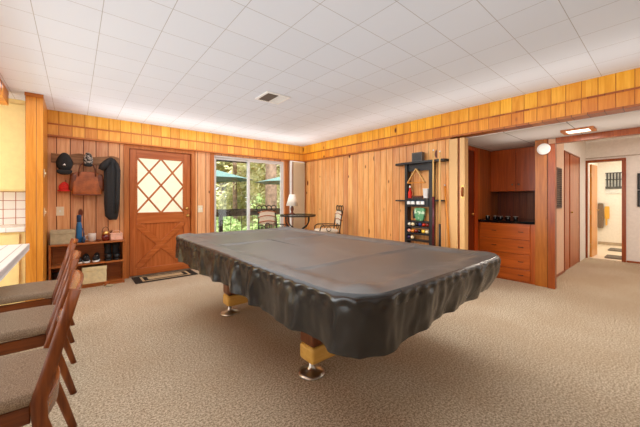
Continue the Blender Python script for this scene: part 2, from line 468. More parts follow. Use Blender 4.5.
MB().lathe((W-.06, -.01, 1.07), [(.02,-.01),(.024,.0),(.024,.008)], 14, axis='Y').build('deadbolt', M['brass'], door)
B(0, W, -.02, .1, 0.001, .012).build('threshold', M['steel'], door)

# sliding glass door to the deck
sl = thing('door_2', 'white framed sliding glass door to the deck', 'door', (SX0, YB+.03, 0)); sl['kind'] = 'structure'
W = SX1-SX0
m = MB(); m.box(.002, .03, 0, .085, .002, SZ-.002); m.box(W-.03, W-.002, 0, .085, .002, SZ-.002); m.box(.03, W-.03, 0, .085, SZ-.03, SZ-.002); m.box(.03, W-.03, 0, .085, .002, .03)
m.build('frame', M['whitemetal'], sl)
def leaf(x0, x1, y, nm):
    m = MB(); t_ = .038
    m.box(x0, x0+t_, y, y+.03, .032, SZ-.032); m.box(x1-t_, x1, y, y+.03, .032, SZ-.032); m.box(x0+t_, x1-t_, y, y+.03, SZ-.068, SZ-.032); m.box(x0+t_, x1-t_, y, y+.03, .032, .11)
    o = m.build('sliding_leaf', M['whitemetal'], sl)
    B(x0+t_, x1-t_, y+.012, y+.018, .11, SZ-.068).build('pane', M['glass'], o)
    return o
leaf(.032, .745, .05, 0)
lf = leaf(.705, W-.032, .01, 1)
m = MB(); m.box(.715, .735, -.015, .008, .95, 1.15)
m.build('handle', M['whitemetal'], lf)
B(.032, .745, .088, .12, SZ-.09, SZ-.03).build('eave_strip', M['rail'], sl)  # dark strip standing in for the eave outside
struct('trim_slider_jamb', B(SX1+.004, SX1+.075, YB-.03, YB-.001, 0, 2.083), M['trim'])
struct('trim_slider_jamb_left', B(SX0-.075, SX0-.004, YB-.02, YB-.001, 0, 2.083), M['trim'])

# low soffit area, alcove and hall
struct('ceiling_soffit', MB().box(4.152, 5.13, YN, 2.3, 2.072, 2.11).box(5.13, 6.0, 1.189, 2.3, 2.072, 2.11), M['lowceiling'])
struct('trim_hall_header', B(5.05, 5.13, YN, 1.02, 1.995, 2.071), M['casing'])
struct('wall_hall_header', B(5.05, 5.13, YN, 1.02, 2.112, 2.46), M['hallwall'])
struct('ceiling_hall', B(5.132, 8.3, YN, 1.3, ZC, ZC+.06), M['white'])
struct('wall_alcove_side', B(4.152, 5.9, 2.03, 2.12, 0, 2.071), M['redside'])
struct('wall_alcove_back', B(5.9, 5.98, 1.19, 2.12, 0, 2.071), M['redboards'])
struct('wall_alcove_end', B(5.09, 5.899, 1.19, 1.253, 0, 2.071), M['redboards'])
dd = thing('door_3', 'dark red flush door at the side of the alcove', 'door', (4.19, 2.028, 0)); dd['kind'] = 'structure'
B(.0, .68, -.012, 0, .01, 1.99).build('door_leaf', wood('very dark red door', '#7c2c0c', '#561a04', 'Z', .35), dd)
MB().box(.682, .80, -.025, 0, 0, 2.04).box(0, .681, -.025, 0, 1.995, 2.04).build('casing', wood('bright red casing', '#c25018', '#9c3808', 'Z', .3), dd)
MB().lathe((.6, -.03, 1.0), [(0,-.02),(.02,-.01),(.02,.005),(.01,.017)], 12, axis='Y').build('knob', M['brass'], dd)
m = MB(); m.box(5.05, 5.088, 1.10, 1.253, 0, 2.071)
struct('trim_pillar', m, M['pillar'])
struct('trim_pillar_post', B(5.03, 5.12, 1.022, 1.098, 0, 1.994), M['casing'])
struct('wall_hall_left', MB().box(5.122, 6.35, 1.17, 1.188, 0, 2.44), M['pinkwall'])
m = MB(); m.box(6.35, 7.62, 1.17, 1.188, 2.06, 2.44); m.box(7.62, 8.3, 1.17, 1.188, 0, 2.44)
struct('wall_hall_left_far', m, M['hallwall'])
# end wall with bathroom opening
OY0, OY1, OZ = .635, 1.135, 2.0
m = MB(); m.box(8.31, 8.40, YN, OY0, 0, 2.46); m.box(8.31, 8.40, OY0, OY1, OZ, 2.46); m.box(8.31, 8.40, OY1, 1.40, 0, 2.46)
struct('wall_hall_end', m, M['hallwall'])
struct('trim_hall_ledge', B(8.295, 8.309, YN, 1.169, 2.085, 2.10), plain('greige ledge', '#b8a898', .6))
m = MB(); m.box(8.285, 8.42, OY0-.06, OY0-.001, 0, OZ+.05); m.box(8.285, 8.42, OY1+.001, OY1+.034, 0, OZ+.05); m.box(8.285, 8.42, OY0-.001, OY1+.001, OZ+.001, OZ+.05)
struct('trim_bathroom_door', m, M['casing'])
struct('baseboard_hall_end', B(8.296, 8.309, YN, OY0-.065, 0, .035), M['casing'])
struct('baseboard_hall_left', B(5.13, 6.34, 1.158, 1.169, 0, .035), M['casing'])
struct('wall_hall_right', B(5.13, 8.3, -1.5, -1.4, 0, 2.44), M['hallwall'])
# bathroom beyond
struct('floor_bathroom', B(8.362, 11.2, -.6, 2.0, -.1, 0), M['bathfloor'])
struct('wall_bathroom_far', B(11.1, 11.2, -.6, 2.0, 0, 2.44), M['bathwall'])
struct('wall_bathroom_left', B(8.405, 11.09, 1.31, 1.39, 0, 2.44), M['bathwall'])
struct('wall_bathroom_right', B(8.405, 11.09, -.6, -.5, 0, 2.44), M['bathwall'])
struct('ceiling_bathroom', B(8.405, 11.2, -.6, 2.0, 2.44, 2.5), M['white'])
struct('baseboard_bathroom', MB().box(11.085, 11.099, -.49, 1.305, 0, .08), plain('taupe base', '#b8a48a', .6))

# ================================================================== lights
def area(name, loc, rot, sx, sy, e, col=(1,1,1)):
    l = bpy.data.lights.new(name, 'AREA'); l.shape = 'RECTANGLE'; l.size = sx; l.size_y = sy; l.energy = e; l.color = col
    o = bpy.data.objects.new(name, l); COL.objects.link(o); o.location = loc; o.rotation_euler = rot
    return o
sun = bpy.data.lights.new('sun', 'SUN'); sun.energy = 10.5; sun.angle = radians(3); sun.color = (1, .95, .85)
so = bpy.data.objects.new('sun', sun); COL.objects.link(so); so.rotation_euler = (radians(32), radians(-12), 0)
area('ceiling_fill_main', (.9, 2.4, 2.40), (0, 0, 0), 3.4, 4.2, 70, (.94, .975, 1))  # added fill for even room light; no fitting on this ceiling
area('rear_fill', (1.5, -2.4, 1.5), (radians(80), 0, radians(-8)), 4.5, 1.6, 9, (1, .98, .96))  # added fill from behind the camera; no window there
area('window_light_left', (-3.2, 2.9, 1.45), (radians(84), 0, radians(-90)), 4.6, 1.7, 105, (.95, .98, 1))
area('uplight_fill', (.9, 2.3, 1.55), (pi, 0, 0), 3.6, 5.0, 20, (.92, .96, 1))  # added upward fill that brightens the ceiling
area('ceiling_fill_back', (2.0, 4.3, 2.40), (0, 0, 0), 2.6, 1.4, 24, (.95, .98, 1))  # added fill brightening the back of the room; no fitting
area('up_fill_back', (1.9, 4.95, 1.95), (pi, 0, 0), 3.8, .5, 11, (1, .97, .92))  # added glow for the ceiling edge at the back; no cove
area('up_fill_right', (3.5, 2.2, 1.95), (pi, 0, 0), .5, 5.5, 9, (1, .97, .92))  # added glow for the right ceiling edge; no cove here either
area('hall_fill', (6.7, -.2, 2.38), (0, 0, 0), 1.6, 1.2, 30, (1, .93, .84))  # unseen fill added to brighten the hall
area('bathroom_fill', (9.8, .4, 2.38), (0, 0, 0), 1.2, 1.2, 30, (1, .95, .86))  # added, unseen fill lighting the bathroom
area('alcove_fill', (2.7, .9, 2.36), (0, radians(-35), 0), 1.2, 2.2, 22, (1, .98, .95))  # added fill aimed at the alcove; not a real fitting
bpy.data.lights['alcove_fill'].spread = radians(95)
area('soffit_up_fill', (4.6, .3, 1.75), (pi, 0, 0), .6, 2.6, 3.5, (1, .97, .93))  # added upward fill lightening the low soffit
area('alcove_lamp', (4.68, .72, 2.04), (0, 0, 0), .18, .25, 8, (1, .9, .78))
area('kitchen_fill', (-1.8, 3.6, 2.40), (0, 0, 0), 1.5, 1.5, 28, (1, .95, .86))  # unseen fill added for the kitchen corner
wd = bpy.data.worlds.new('world'); S.world = wd; wd.use_nodes = True
bg = wd.node_tree.nodes['Background']; bg.inputs[0].default_value = (1, .985, .95, 1); bg.inputs[1].default_value = 2.0
S.view_settings.view_transform = 'Standard'; S.view_settings.look = 'None'; S.view_settings.exposure = 0
S.cycles.use_denoising = True
S.cycles.max_bounces = 10; S.cycles.diffuse_bounces = 6; S.cycles.transparent_max_bounces = 24
S.cycles.sample_clamp_indirect = 6; S.cycles.caustics_reflective = False; S.cycles.caustics_refractive = False
# ================================================================== BILLIARD TABLE
tb = thing('billiard_table', 'billiard table with walnut pedestal legs on chrome feet under the black cover', 'table', (1.62, 2.18, 0))
MB().box(-.66, .66, -1.28, 1.28, .60, .775).build('table_frame', M['walnut'], tb, .02)
for y in (-.545, .88):
    lg = MB().box(-.385, .385, y-.078, y+.078, .205, .598).build('pedestal', M['walnut'], tb, .025, 3)
    B(-.386, .386, y-.079, y+.079, .09, .204).build('maple_band', M['band'], lg, .022, 3)
    for x in (-.335, .335):
        MB().lathe((x, y, 0), [(.096, 0.002), (.096, .008), (.07, .018), (.035, .03), (.02, .05), (.018, .09)], 28).build('leveler_foot', M['chrome'], lg)

def cover():
    x0, x1, y0, y1, R = .84, 2.40, .765, 3.59, .165
    cx, cy, a, b = (x0+x1)/2, (y0+y1)/2, (x1-x0)/2, (y1-y0)/2
    n = 640
    # rounded outline with normals, parametrised by length
    def outline(inset, r):
        aa, bb = a-inset, b-inset; r = max(.01, r)
        segs = [('l', (aa, -(bb-r)), (aa, bb-r)), ('c', (aa-r, bb-r), 0), ('l', (aa-r, bb), (-(aa-r), bb)), ('c', (-(aa-r), bb-r), pi/2),
                ('l', (-aa, bb-r), (-aa, -(bb-r))), ('c', (-(aa-r), -(bb-r)), pi), ('l', (-(aa-r), -bb), (aa-r, -bb)), ('c', (aa-r, -(bb-r)), 1.5*pi)]
        return segs, r
    # fixed shares so that rings line up
    S0, r0 = outline(0, R)
    L = [2*(b-R), R*pi/2, 2*(a-R), R*pi/2]*2
    tot = sum(L)
    def pt(k, inset, r):
        segs, r = outline(inset, r)
        d = tot*k/n
        for i, l in enumerate(L):
            if d <= l or i == 7:
                f = min(1, d/l); sg = segs[i]
                if sg[0] == 'l':
                    p = (sg[1][0]+(sg[2][0]-sg[1][0])*f, sg[1][1]+(sg[2][1]-sg[1][1])*f)
                    nn = [(1, 0), None, (0, 1), None, (-1, 0), None, (0, -1)][i]
                else:
                    an = sg[2]+f*pi/2; nn = (cos(an), sin(an)); p = (sg[1][0]+r*nn[0], sg[1][1]+r*nn[1])
                return p, nn
            d -= l
    vs, fs = [], []
    rings = []
    # skirt from hem up
    ns = 20
    for j in range(ns+1):
        v = 1-j/ns                                       # 1 at the hem
        ring = []
        for k in range(n):
            (px, py), nn = pt(k, 0, R)
            s_ = tot*k/n
            q = Vector((s_*2.1, 3.3, 0)); 
            am = .35+1.1*abs(noise.noise(Vector((s_*1.3, 7.7, 0))))
            ph = 4.5*noise.noise(Vector((s_*1.1, 1.1, 0)))
            fold = 2.2*(.5+.5*sin(s_*19+ph*1.3+v*.9*noise.noise(Vector((s_*3, 5, 0)))))**2.2-.8
            fold2 = noise.noise(Vector((s_*8, v*.9, 4)))
            gath = sin(s_*70+3*noise.noise(Vector((s_*4, 2, 0))))*max(0, 1-abs(v-.10)/.12)
            off = am*(.021-.007*max(0, -nn[1]))*fold*(v**.6) + .014*fold2*min(1, v*2.5) + .006*noise.noise(Vector((s_*24, v*2.5, 2)))*min(1, v*3) + .006*gath + (.002 if nn[0] < -.7 else -.075*max(0, -nn[1])*max(0, (px+a)/(2*a))-.02*max(0, nn[0]))*v*v + .004*sin(pi*min(1, v*1.3)) + .006*math.exp(-((v-.03)/.03)**2)
            hem = .018*noise.noise(Vector((s_*1.7, 9, 0)))
            z = .812-(.226+hem+.022*math.exp(-((px+a-.1)**2+(py+b-.05)**2)/.09))*v
            ring.append((cx+px+nn[0]*off, cy+py+nn[1]*off, z))
        rings.append(ring)
    prof = [(.004, .819), (.016, .825), (.05, .826), (.09, .827), (.125, .825), (.145, .818), (.165, .812), (.20, .810)] + [(.20+.5*i/18, .809) for i in range(1, 19)]
    for ins, z in prof:
        r = max(.01, R-ins*.55); ring = []
        for k in range(n):
            (px, py), nn = pt(k, ins, r)
            X, Y = cx+px, cy+py
            s_ = tot*k/n
            dz = 0
            if ins < .24:
                e = max(0, 1-abs(ins-.12)/.12)
                dz += .009*e*noise.noise(Vector((s_*7, ins*14, 1))) + .005*e*sin(s_*34+6*noise.noise(Vector((s_*3, 0, 5)))+ins*26)*(.4+.6*noise.noise(Vector((s_*2, 3, 8))))
            dz += .004*noise.noise(Vector((X*3.2, Y*3.2, 0)))*min(1, ins/.1)
            # creases where the cover was folded
            for cY in (1.42, 2.62):
                dz += .010*math.exp(-((Y-cY-.01*sin(X*9))/.016)**2)*min(1, max(0, ins-.08)/.1)
            # bumps over the pocket corners
            for qx in (x0+.12, x1-.12):
                for qy in (y0+.12, y1-.12):
                    dz += .020*math.exp(-(((X-qx)**2+(Y-qy)**2)/.0075))
            ring.append((X, Y, z+dz))
        rings.append(ring)
    def join(rs, cap):
        vs = [p for rg in rs for p in rg]; fs = []
        for j in range(len(rs)-1):
            for k in range(n):
                l = (k+1) % n; fs.append((j*n+k, j*n+l, (j+1)*n+l, (j+1)*n+k))
        if cap:
            o = (len(rs)-1)*n; fs.append(tuple(o+k for k in range(n)))
        return MB().add(vs, fs, True)
    return join(rings[ns+2:], True), join(rings[:ns+3], False)
top_, skirt_ = cover()
cv = top_.build('table_cover', M['vinyl'])
tag(cv, 'black vinyl fitted cover with wrinkled skirt draped over the billiard table', 'cover')
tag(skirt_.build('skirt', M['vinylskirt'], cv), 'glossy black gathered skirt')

# ================================================================== TEAK CHAIRS AND TILED TABLE
def teak_chair():
    c = thing('dining_chair', '', 'chair')
    hw = .225
    for s in (-1, 1):
        y = s*hw
        path = [(.10, y, .0), (.055, y, .16), (.0, y, .34), (-.005, y, .42), (.029, y, .55), (.068, y, .70), (.107, y, .845)]
        MB().tube(path, [.016, .019, .024, .026, .023, .021, .019], 8, ref=(1, 0, 0), ab=(1.1, .6)).build('rear_leg', M['teak'], c)
        MB().tube([(-.43, s*(hw-.01), 0), (-.42, s*(hw-.012), .40)], [.015, .024], 8, ref=(1, 0, 0)).build('front_leg', M['teak'], c)
        B(-.41, -.03, s*(hw-.03)-.011, s*(hw-.03)+.011, .335, .405).build('seat_rail', M['teakx'], c, .005)
    def arc(x, bulge, n=14): return [(x+bulge*cos(pi*t/n-pi/2)*1.0, -hw+2*hw*t/n, 0) for t in range(n+1)]
    def rail(z0, z1, x0, x1, bulge, th=.016):
        m = MB(); n = 16; vs = []; 
        for t in range(n+1):
            u = t/n; y = -hw+2*hw*u; bx = bulge*sin(pi*u)
            zs = (z1-z0)*.12*sin(pi*u)
            for (xx, zz) in ((x0+bx, z0-zs*.3), (x0+bx+th, z0-zs*.3), (x1+bx+th, z1+zs), (x1+bx, z1+zs)): vs.append((xx, y, zz))
        fs = []
        for t in range(n):
            for k in range(4):
                l = (k+1) % 4; fs.append((t*4+k, t*4+l, (t+1)*4+l, (t+1)*4+k))
        fs += [(0,1,2,3), (n*4+3, n*4+2, n*4+1, n*4)]
        return m.add(vs, fs, False)
    rail(.755, .845, .076, .102, .022).build('back_rail', M['teaky'], c, .004)
    rail(.60, .655, .028, .044, .02).build('back_slat', M['teaky'], c, .004)
    rail(.325, .405, -.012, -.005, .04, .018).build('rear_apron', M['teaky'], c, .004)
    B(-.42, -.40, -hw+.02, hw-.02, .335, .405).build('front_apron', M['teaky'], c, .004)
    MB().sq((-.215, 0, .437), .245, .232, .033, .35, .22, 40, 12, lambda p: (p.x, p.y*(1+.05*p.x), p.z+.008*(1-(p.x/.25)**2))).build('seat', M['seatfabric'], c)
    return c
ch = teak_chair(); ch.location = (-.105, 1.83, 0); ch['group'] = 'teak chairs along the tiled table'
ch['label'] = 'teak dining chair with taupe seat, the one closest to the bottom of the photo'
dup(ch, (-.105, 2.64, 0), None, 'teak dining chair with taupe seat, middle one of three along the white tiled table')
dup(ch, (-.115, 3.51, 0), None, 'teak dining chair with taupe seat, farthest of three, nearest the pine partition')
tt = thing('tiled_table', 'white tile topped table at the left frame edge with the teak chairs', 'table', (-.345, 4.1, 0))
B(-.95, 0, -3.4, 0, .742, .788).build('tile_top', M['tabletile'], tt, .006)
B(-.95+.002, -.002, -3.398, -.002, .725, .7415).build('top_edge', M['white'], tt)
for y in (-3.0, -.5): B(-.72, -.55, y-.15, y+.15, 0, .724).build('pedestal', M['white'], tt, .01)

# ================================================================== KITCHEN CORNER
uc = thing('wall_cabinet', 'pale yellow kitchen wall cabinet above the tiled backsplash', 'cabinet', (-.436, YB-.002, 1.33))
B(-1.8, 0, -.36, 0, 0, 1.108).build('carcass', M['yellow'], uc)
for i in range(3):
    d = B(-.02-.58*(i+1)+.02, -.02-.58*i, -.379, -.361, .012, 1.05).build('cabinet_door', M['yellow'], uc, .004)
    MB().lathe((-.06-.58*i if i else -.55, -.389, .08), [(.004,-.012),(.012,-.01),(.012,-.003),(.006,.009)], 10, axis='Y').build('knob', M['wire'], d)
bk = B(-2.4, -.432, YB-.012, YB-.002, .905, 1.327).build('backsplash', M['backsplash']); tag(bk, kind='structure'); bk.name = 'trim_backsplash'
bc = thing('base_cabinet', 'pale yellow kitchen base cabinet under the white tiled counter', 'cabinet', (-.436, YB-.002, 0))
B(-1.9, 0, -.56, 0, .0, .848).build('carcass', M['yellow'], bc)
for i in range(3):
    d = B(-.06-.56*(i+1)+.03, -.06-.56*i, -.58, -.561, .64, .82).build('drawer', M['yellow'], bc, .004)
    MB().bar((-.28-.56*i-.04, -.592, .74), (-.28-.56*i+.04, -.592, .74), .012, .02).build('pull', M['wire'], d)
    B(-.06-.56*(i+1)+.03, -.06-.56*i, -.58, -.561, .06, .62).build('cabinet_door', M['yellow'], bc, .004)
ct = B(-2.4, -.436, YB-.62, YB-.013, .85, .903).build('countertop', M['countertile'], None, .01); tag(ct, 'white tiled kitchen countertop beside the pine partition', 'countertop')
struct('trim_soffit_beam', B(-1.6, -.574, YN, 4.79, 2.285, ZC-.001), M['frieze_lo_r'])

# ================================================================== ENTRY WALL
cr = thing('coat_rack', 'live edged wooden coat rack board on the entry wall', 'coat rack', (0, YB-.002, 0))
pl = []
for i in range(25):
    x = -.25+.77*i/24; pl.append((x, 1.865+.016*noise.noise(Vector((x*8, 0, 0)))+.012*sin(x*16+1)))
for i in range(24, -1, -1):
    x = -.25+.77*i/24; pl.append((x, 1.735+.014*noise.noise(Vector((x*9, 4, 0)))))
MB().prism(pl, 'Y', -.022, 0).build('board', wood('weathered live edge wood', '#a87850', '#6e4426', 'X', .6), cr)
hooks = [-.10, .145, .41, .27]
for x in hooks[:3]:
    MB().tube([(x, -.024, 1.80), (x, -.05, 1.785), (x, -.062, 1.76), (x, -.066, 1.74), (x, -.075, 1.75), (x, -.078, 1.772)], .005, 8).build('hook', M['blackmetal'], cr)
MB().tube([(-.098, -.003, 1.50), (-.098, -.022, 1.49), (-.098, -.026, 1.475), (-.098, -.03, 1.485)], .004, 8).build('hook', M['blackmetal'], cr)
HY = YB-.115
# black cap
cp = thing('baseball_cap', 'black baseball cap with a small white mark hanging on the coat rack', 'cap', (-.108, HY-.02, 1.712))
MB().sq((0, 0, .03), .085, .055, .125, .8, .9, 24, 14, lambda p: (p.x*(1.06-.45*max(0, p.z)/.125), p.y*.9, p.z)).build('crown', M['blackcloth'], cp)
MB().sq((0, -.028, -.095), .082, .035, .035, .7, .9, 20, 10, lambda p: (p.x, p.y-.25*(p.x**2)/.08, p.z-.02+.8*(p.x/.09)**2*.02)).build('brim', M['blackcloth'], cp)
MB().prism([(-.018, -.022), (.016, -.022), (.002, .004)], 'Y', -.0605, -.058).build('emblem', M['white'], cp)
# red beanie
bn = thing('beanie', 'small bright red knit beanie hanging below the black cap', 'hat', (-.112, HY+.045, 1.405))
MB().sq((0, 0, 0), .058, .026, .066, .8, .9, 20, 12, lambda p: (p.x*(1.08-.5*max(0, p.z)/.066), p.y, p.z)).build('knit_crown', M['redknit'], bn)
MB().tube([(.062*cos(2*pi*i/20), .03*sin(2*pi*i/20), -.055) for i in range(20)], .012, 6, closed=True).build('rolled_brim', M['redknit'], bn)
# patterned cap
def mk_pat():
    k = N('grey mottled cloth'); f = k.noise(k.coord(), 38, 2)
    return k.bsdf(k.mix(k.ramp(f, .45, .55), lin('#2a2422'), lin('#a89c92')), .8)
pc = thing('patterned_cap', 'grey and black mottled cap hanging above the brown bag', 'cap', (.145, HY+.01, 1.80))
MB().sq((0, -.012, 0), .058, .045, .098, .8, .9, 22, 14, lambda p: (p.x*(1-.3*max(0, p.z)/.1), p.y, p.z)).build('crown', mk_pat(), pc)
MB().sq((0, -.04, -.085), .05, .022, .022, .7, .9, 18, 8).build('brim', M['blackcloth'], pc)
# brown bag
bg_ = thing('handbag', 'brown leather handbag hanging by its handles from the coat rack', 'bag', (.135, HY+.03, 1.455))
MB().sq((0, 0, 0), .175, .045, .165, .22, .35, 36, 16, lambda p: (p.x*(1-.16*(p.z+.165)/.33)+.004*sin(p.z*40), p.y*(1-.35*(p.z+.165)/.33)+.006*sin(p.x*45), p.z+.006*cos(p.x*14))).build('bag_body', M['leather'], bg_)
for s in (-1, 1):
    MB().sq((s*.155, .0, .02), .042, .036, .125, .5, .6, 16, 10, lambda p, s=s: (p.x-s*.1*p.z, p.y, p.z)).build('side_gusset', M['leatherdark'], bg_)
for y in (-.035, .02):
    MB().tube([(-.095, y*1.2, .10), (-.09, y*1.1, .19), (-.075, y*.8, .26), (-.03, y*.5, .295), (.03, y*.5, .295), (.075, y*.8, .26), (.09, y*1.1, .19), (.095, y*1.2, .10)], .009, 8, ab=(1, 1.4)).build('handle', M['leatherdark'], bg_)
B(-.16, .16, -.046, .04, -.168, -.152).build('base_trim', M['leatherdark'], bg_, .006)
# black jacket
jk = thing('jacket', 'black jacket hanging from the right end of the coat rack', 'jacket', (.40, HY-.03, 0))
MB().loft([(.035, .03, .925, .045, .03), (.02, .02, .985, .082, .042), (.018, .01, 1.15, .088, .05), (.018, .0, 1.35, .088, .052), (.02, 0, 1.55, .09, .052), (.022, 0, 1.68, .092, .048), (.02, .01, 1.76, .075, .042), (.012, .01, 1.82, .045, .03), (.005, .01, 1.848, .015, .015)], 44, .2, 8).build('jacket_body', M['blackcloth'], jk)
MB().tube([(.005, -.012, 1.835), (-.045, -.032, 1.77), (-.085, -.04, 1.71), (-.112, -.038, 1.655)], [.024, .048, .058, .042], 14, ab=(.8, 1)).build('hood', M['blackcloth'], jk)
MB().tube([(.06, -.015, 1.76), (.092, -.03, 1.66), (.088, -.035, 1.40), (.082, -.03, 1.20), (.075, -.025, 1.03)], [.03, .034, .032, .030, .027], 14).build('sleeve', M['blackcloth'], jk)
# switches
def plate(name, label, x, z, tog):
    t = thing(name, label, 'switch', (x, YB-.001, z)); B(-.042, .042, -.008, 0, -.062, .062).build('plate', M['outlet'], t, .003)
    for q in tog: B(q-.006, q+.006, -.016, -.0085, -.014, .014).build('toggle', M['white'], t)
plate('light_switch', 'ivory double light switch to the right of the front door', 1.735, 1.06, (-.02, .02))
plate('light_switch', 'ivory single light switch under the red beanie', -.158, 1.065, (0,))
for z, nm in ((1.54, 'upper'), (1.075, 'lower')):
    t = thing('wall_bracket', f'small white bracket on the partition side, {nm} of the two', 'bracket', (-.283, 4.80, z), 0, None)
    B(.001, .006, -.022, .022, -.05, .05).build('back_plate', M['outlet'], t, .002)
    B(.0062, .02, -.012, .012, -.016, .010).build('catch', M['outlet'], t, .004)
# mat
mt = thing('door_mat', 'black door mat with tan border bands lying before the front door', 'mat', (1.115, 5.19, 0.001))
B(-.44, .44, -.215, .215, 0, .008).build('mat_base', M['mat'], mt, .003)
m = MB(); m.box(-.31, .31, -.16, -.13, .0082, .0095); m.box(-.31, .31, .13, .16, .0082, .0095); m.box(-.34, -.31, -.16, .16, .0082, .0095); m.box(.31, .34, -.16, .16, .0082, .0095)
m.build('tan_band', M['mattan'], mt)
B(-.25, .25, -.08, .08, .0082, .0095).build('centre_panel', M['mattan'], mt)

# ---- shoe shelf
sx0, sx1, sy0, sy1 = -.262, .565, 5.20, YB-.004
sh = thing('shoe_shelf', 'low red brown two tier shelf unit beside the front door', 'shelf', (0, 0, 0))
for x in (sx0, sx1-.02): B(x, x+.02, sy0, sy1, .0, .603).build('side_panel', M['shelf'], sh)
B(sx0-.005, sx1+.005, sy0-.008, sy1, .604, .626).build('top_board', M['shelf'], sh, .003)
B(sx0+.021, sx1-.021, sy0, sy1-.01, .318, .338).build('shelf_board', M['shelf'], sh)
B(sx0+.021, sx1-.021, sy0+.005, sy1-.01, .03, .048).build('shelf_board', M['shelf'], sh)
B(sx0+.021, sx1-.021, sy0+.01, sy0+.025, 0, .029).build('kick_board', M['shelf'], sh)
B(sx0+.021, sx1-.021, sy1-.009, sy1, .03, .60).build('back_panel', M['shelf'], sh)
Z1, Z2, Z3 = .627, .339, .049
t = thing('storage_box', 'grey olive lidded box on top of the shelf at its left end', 'box', (-.125, 5.325, Z1))
B(-.125, .125, -.10, .10, 0, .135).build('box_body', M['boxolive'], t, .004)
B(-.129, .129, -.104, .104, .1355, .185).build('lid', M['boxolive'], t, .004)
t = thing('water_bottle', 'tall blue bottle standing on the shelf beside the olive box', 'bottle', (.045, 5.31, Z1))
MB().lathe((0,0,0), [(.03,0),(.033,.01),(.033,.23),(.026,.27),(.022,.285)], 20).build('bottle_body', M['blueplastic'], t)
MB().lathe((0,0,0), [(.024,.286),(.026,.29),(.026,.37),(.02,.385)], 18).build('cap', M['bluedark'], t)
MB().tube([(.033,0,.05),(.05,0,.055),(.055,0,.12),(.035,0,.2)], .006, 8).build('carry_loop', M['bluedark'], t)
t = thing('blue_jar', 'short navy jar on the shelf next to the tall blue bottle', 'jar', (.092, 5.26, Z1))
MB().lathe((0,0,0), [(.018,0),(.02,.01),(.02,.06),(.015,.07),(.015,.085)], 16).build('jar_body', M['bluedark'], t)
t = thing('mug', 'grey white mug with handle on top of the shelf', 'mug', (.19, 5.31, Z1))
MB().lathe((0,0,0), [(.034,0),(.042,.008),(.046,.06),(.046,.115),(.042,.115),(.04,.02),(0.001,.012)], 24).build('mug_body', M['ceramic'], t)
MB().tube([(-.044,0,.095),(-.075,0,.09),(-.082,0,.06),(-.07,0,.03),(-.044,0,.025)], .007, 8).build('handle', M['ceramic'], t)
t = thing('key_dish', 'small dark dish between the mug and the red lantern jar', 'dish', (.262, 5.27, Z1))
MB().lathe((0,0,0), [(.016,0),(.03,.012),(.034,.03),(.03,.03),(.02,.014),(.001,.01)], 18).build('dish_body', M['leatherdark'], t)
t = thing('lantern_jar', 'dark red glass jar candle with wire bail handle on the shelf', 'candle jar', (.345, 5.30, Z1))
MB().lathe((0,0,0), [(.035,0),(.045,.01),(.05,.05),(.045,.09)], 22).build('red_glass', M['glassred'], t)
MB().lathe((0,0,0), [(.046,.0905),(.044,.115),(.034,.125),(.034,.135)], 22).build('collar', M['brass'], t)
MB().tube([(.042*cos(pi*i/12), 0, .125+.075*sin(pi*i/12)) for i in range(13)], .0035, 6).build('bail', M['wire'], t)
t = thing('pink_purse', 'pale pink box purse with loop handle on the shelf near the door', 'purse', (.475, 5.31, Z1))
B(-.075, .075, -.05, .05, 0, .085).build('purse_body', M['pink'], t, .01, 3)
B(-.077, .077, -.052, .052, .0855, .10).build('flap', M['pink'], t, .005)
MB().tube([(.055*cos(pi*i/10), 0, .10+.04*sin(pi*i/10)) for i in range(11)], .005, 6).build('loop_handle', M['pink'], t)
# shoes on the middle shelf
def shoe(lbl, x, rz, mu, ms, grp):
    t = thing('shoe', lbl, 'shoe', (x, 5.31, Z2), rz, grp)
    MB().sq((0, 0, .014), .044, .115, .013, .4, .8, 24, 8).build('sole', ms, t)
    MB().sq((0, 0, .05), .040, .108, .034, .7, .8, 26, 12, lambda p: (p.x*(1-.2*max(0, p.z)/.03), p.y, p.z+(.035*(p.y+.02)/.1 if p.z > 0 and p.y > -.02 else 0))).build('upper', mu, t)
    MB().tube([(-.018, -.03+.012*i, .082) if i % 2 == 0 else (.018, -.03+.012*i, .084) for i in range(6)], .003, 6).build('laces', M['white'], t)
    return t
shoe('dark lace up shoe, left of the two pairs on the middle shelf', .03, .25, M['rubber'], M['ceramic'], 'laced shoes on the middle shelf')
shoe('dark lace up shoe with pale sole, second from the left on the middle shelf', .125, .05, M['blackcloth'], M['white'], 'laced shoes on the middle shelf')
shoe('dark lace up shoe with pale sole, third from the left on the middle shelf', .235, -.15, M['blackcloth'], M['white'], 'laced shoes on the middle shelf')
for i, (x, w_) in enumerate(((.375, 'left boot of the black pair on the middle shelf'), (.475, 'right boot of the black pair on the middle shelf'))):
    t = thing('boot', w_, 'boot', (x, 5.33, Z2), 0, 'black boots on the middle shelf')
    MB().sq((0, -.02, .014), .046, .105, .013, .4, .8, 22, 8).build('sole', M['rubber'], t)
    MB().sq((0, -.02, .06), .043, .10, .04, .7, .8, 24, 12).build('foot', M['rubber'], t)
    MB().lathe((0, .035, 0), [(.042,.05),(.044,.12),(.04,.16),(.046,.20),(.048,.245),(.042,.245),(.04,.2)], 20).build('shaft', M['blackcloth'], t)
t = thing('shoe_box', 'large cream lidded box on the bottom of the shelf', 'box', (.215, 5.32, Z3))
B(-.135, .135, -.105, .105, 0, .175).build('box_body', M['boxcream'], t, .003)
B(-.139, .139, -.109, .109, .1755, .23).build('lid', M['boxcream'], t, .003)
t = thing('paper_bag', 'crumpled olive paper bag at the left of the bottom shelf', 'bag', (-.05, 5.325, Z3+.002))
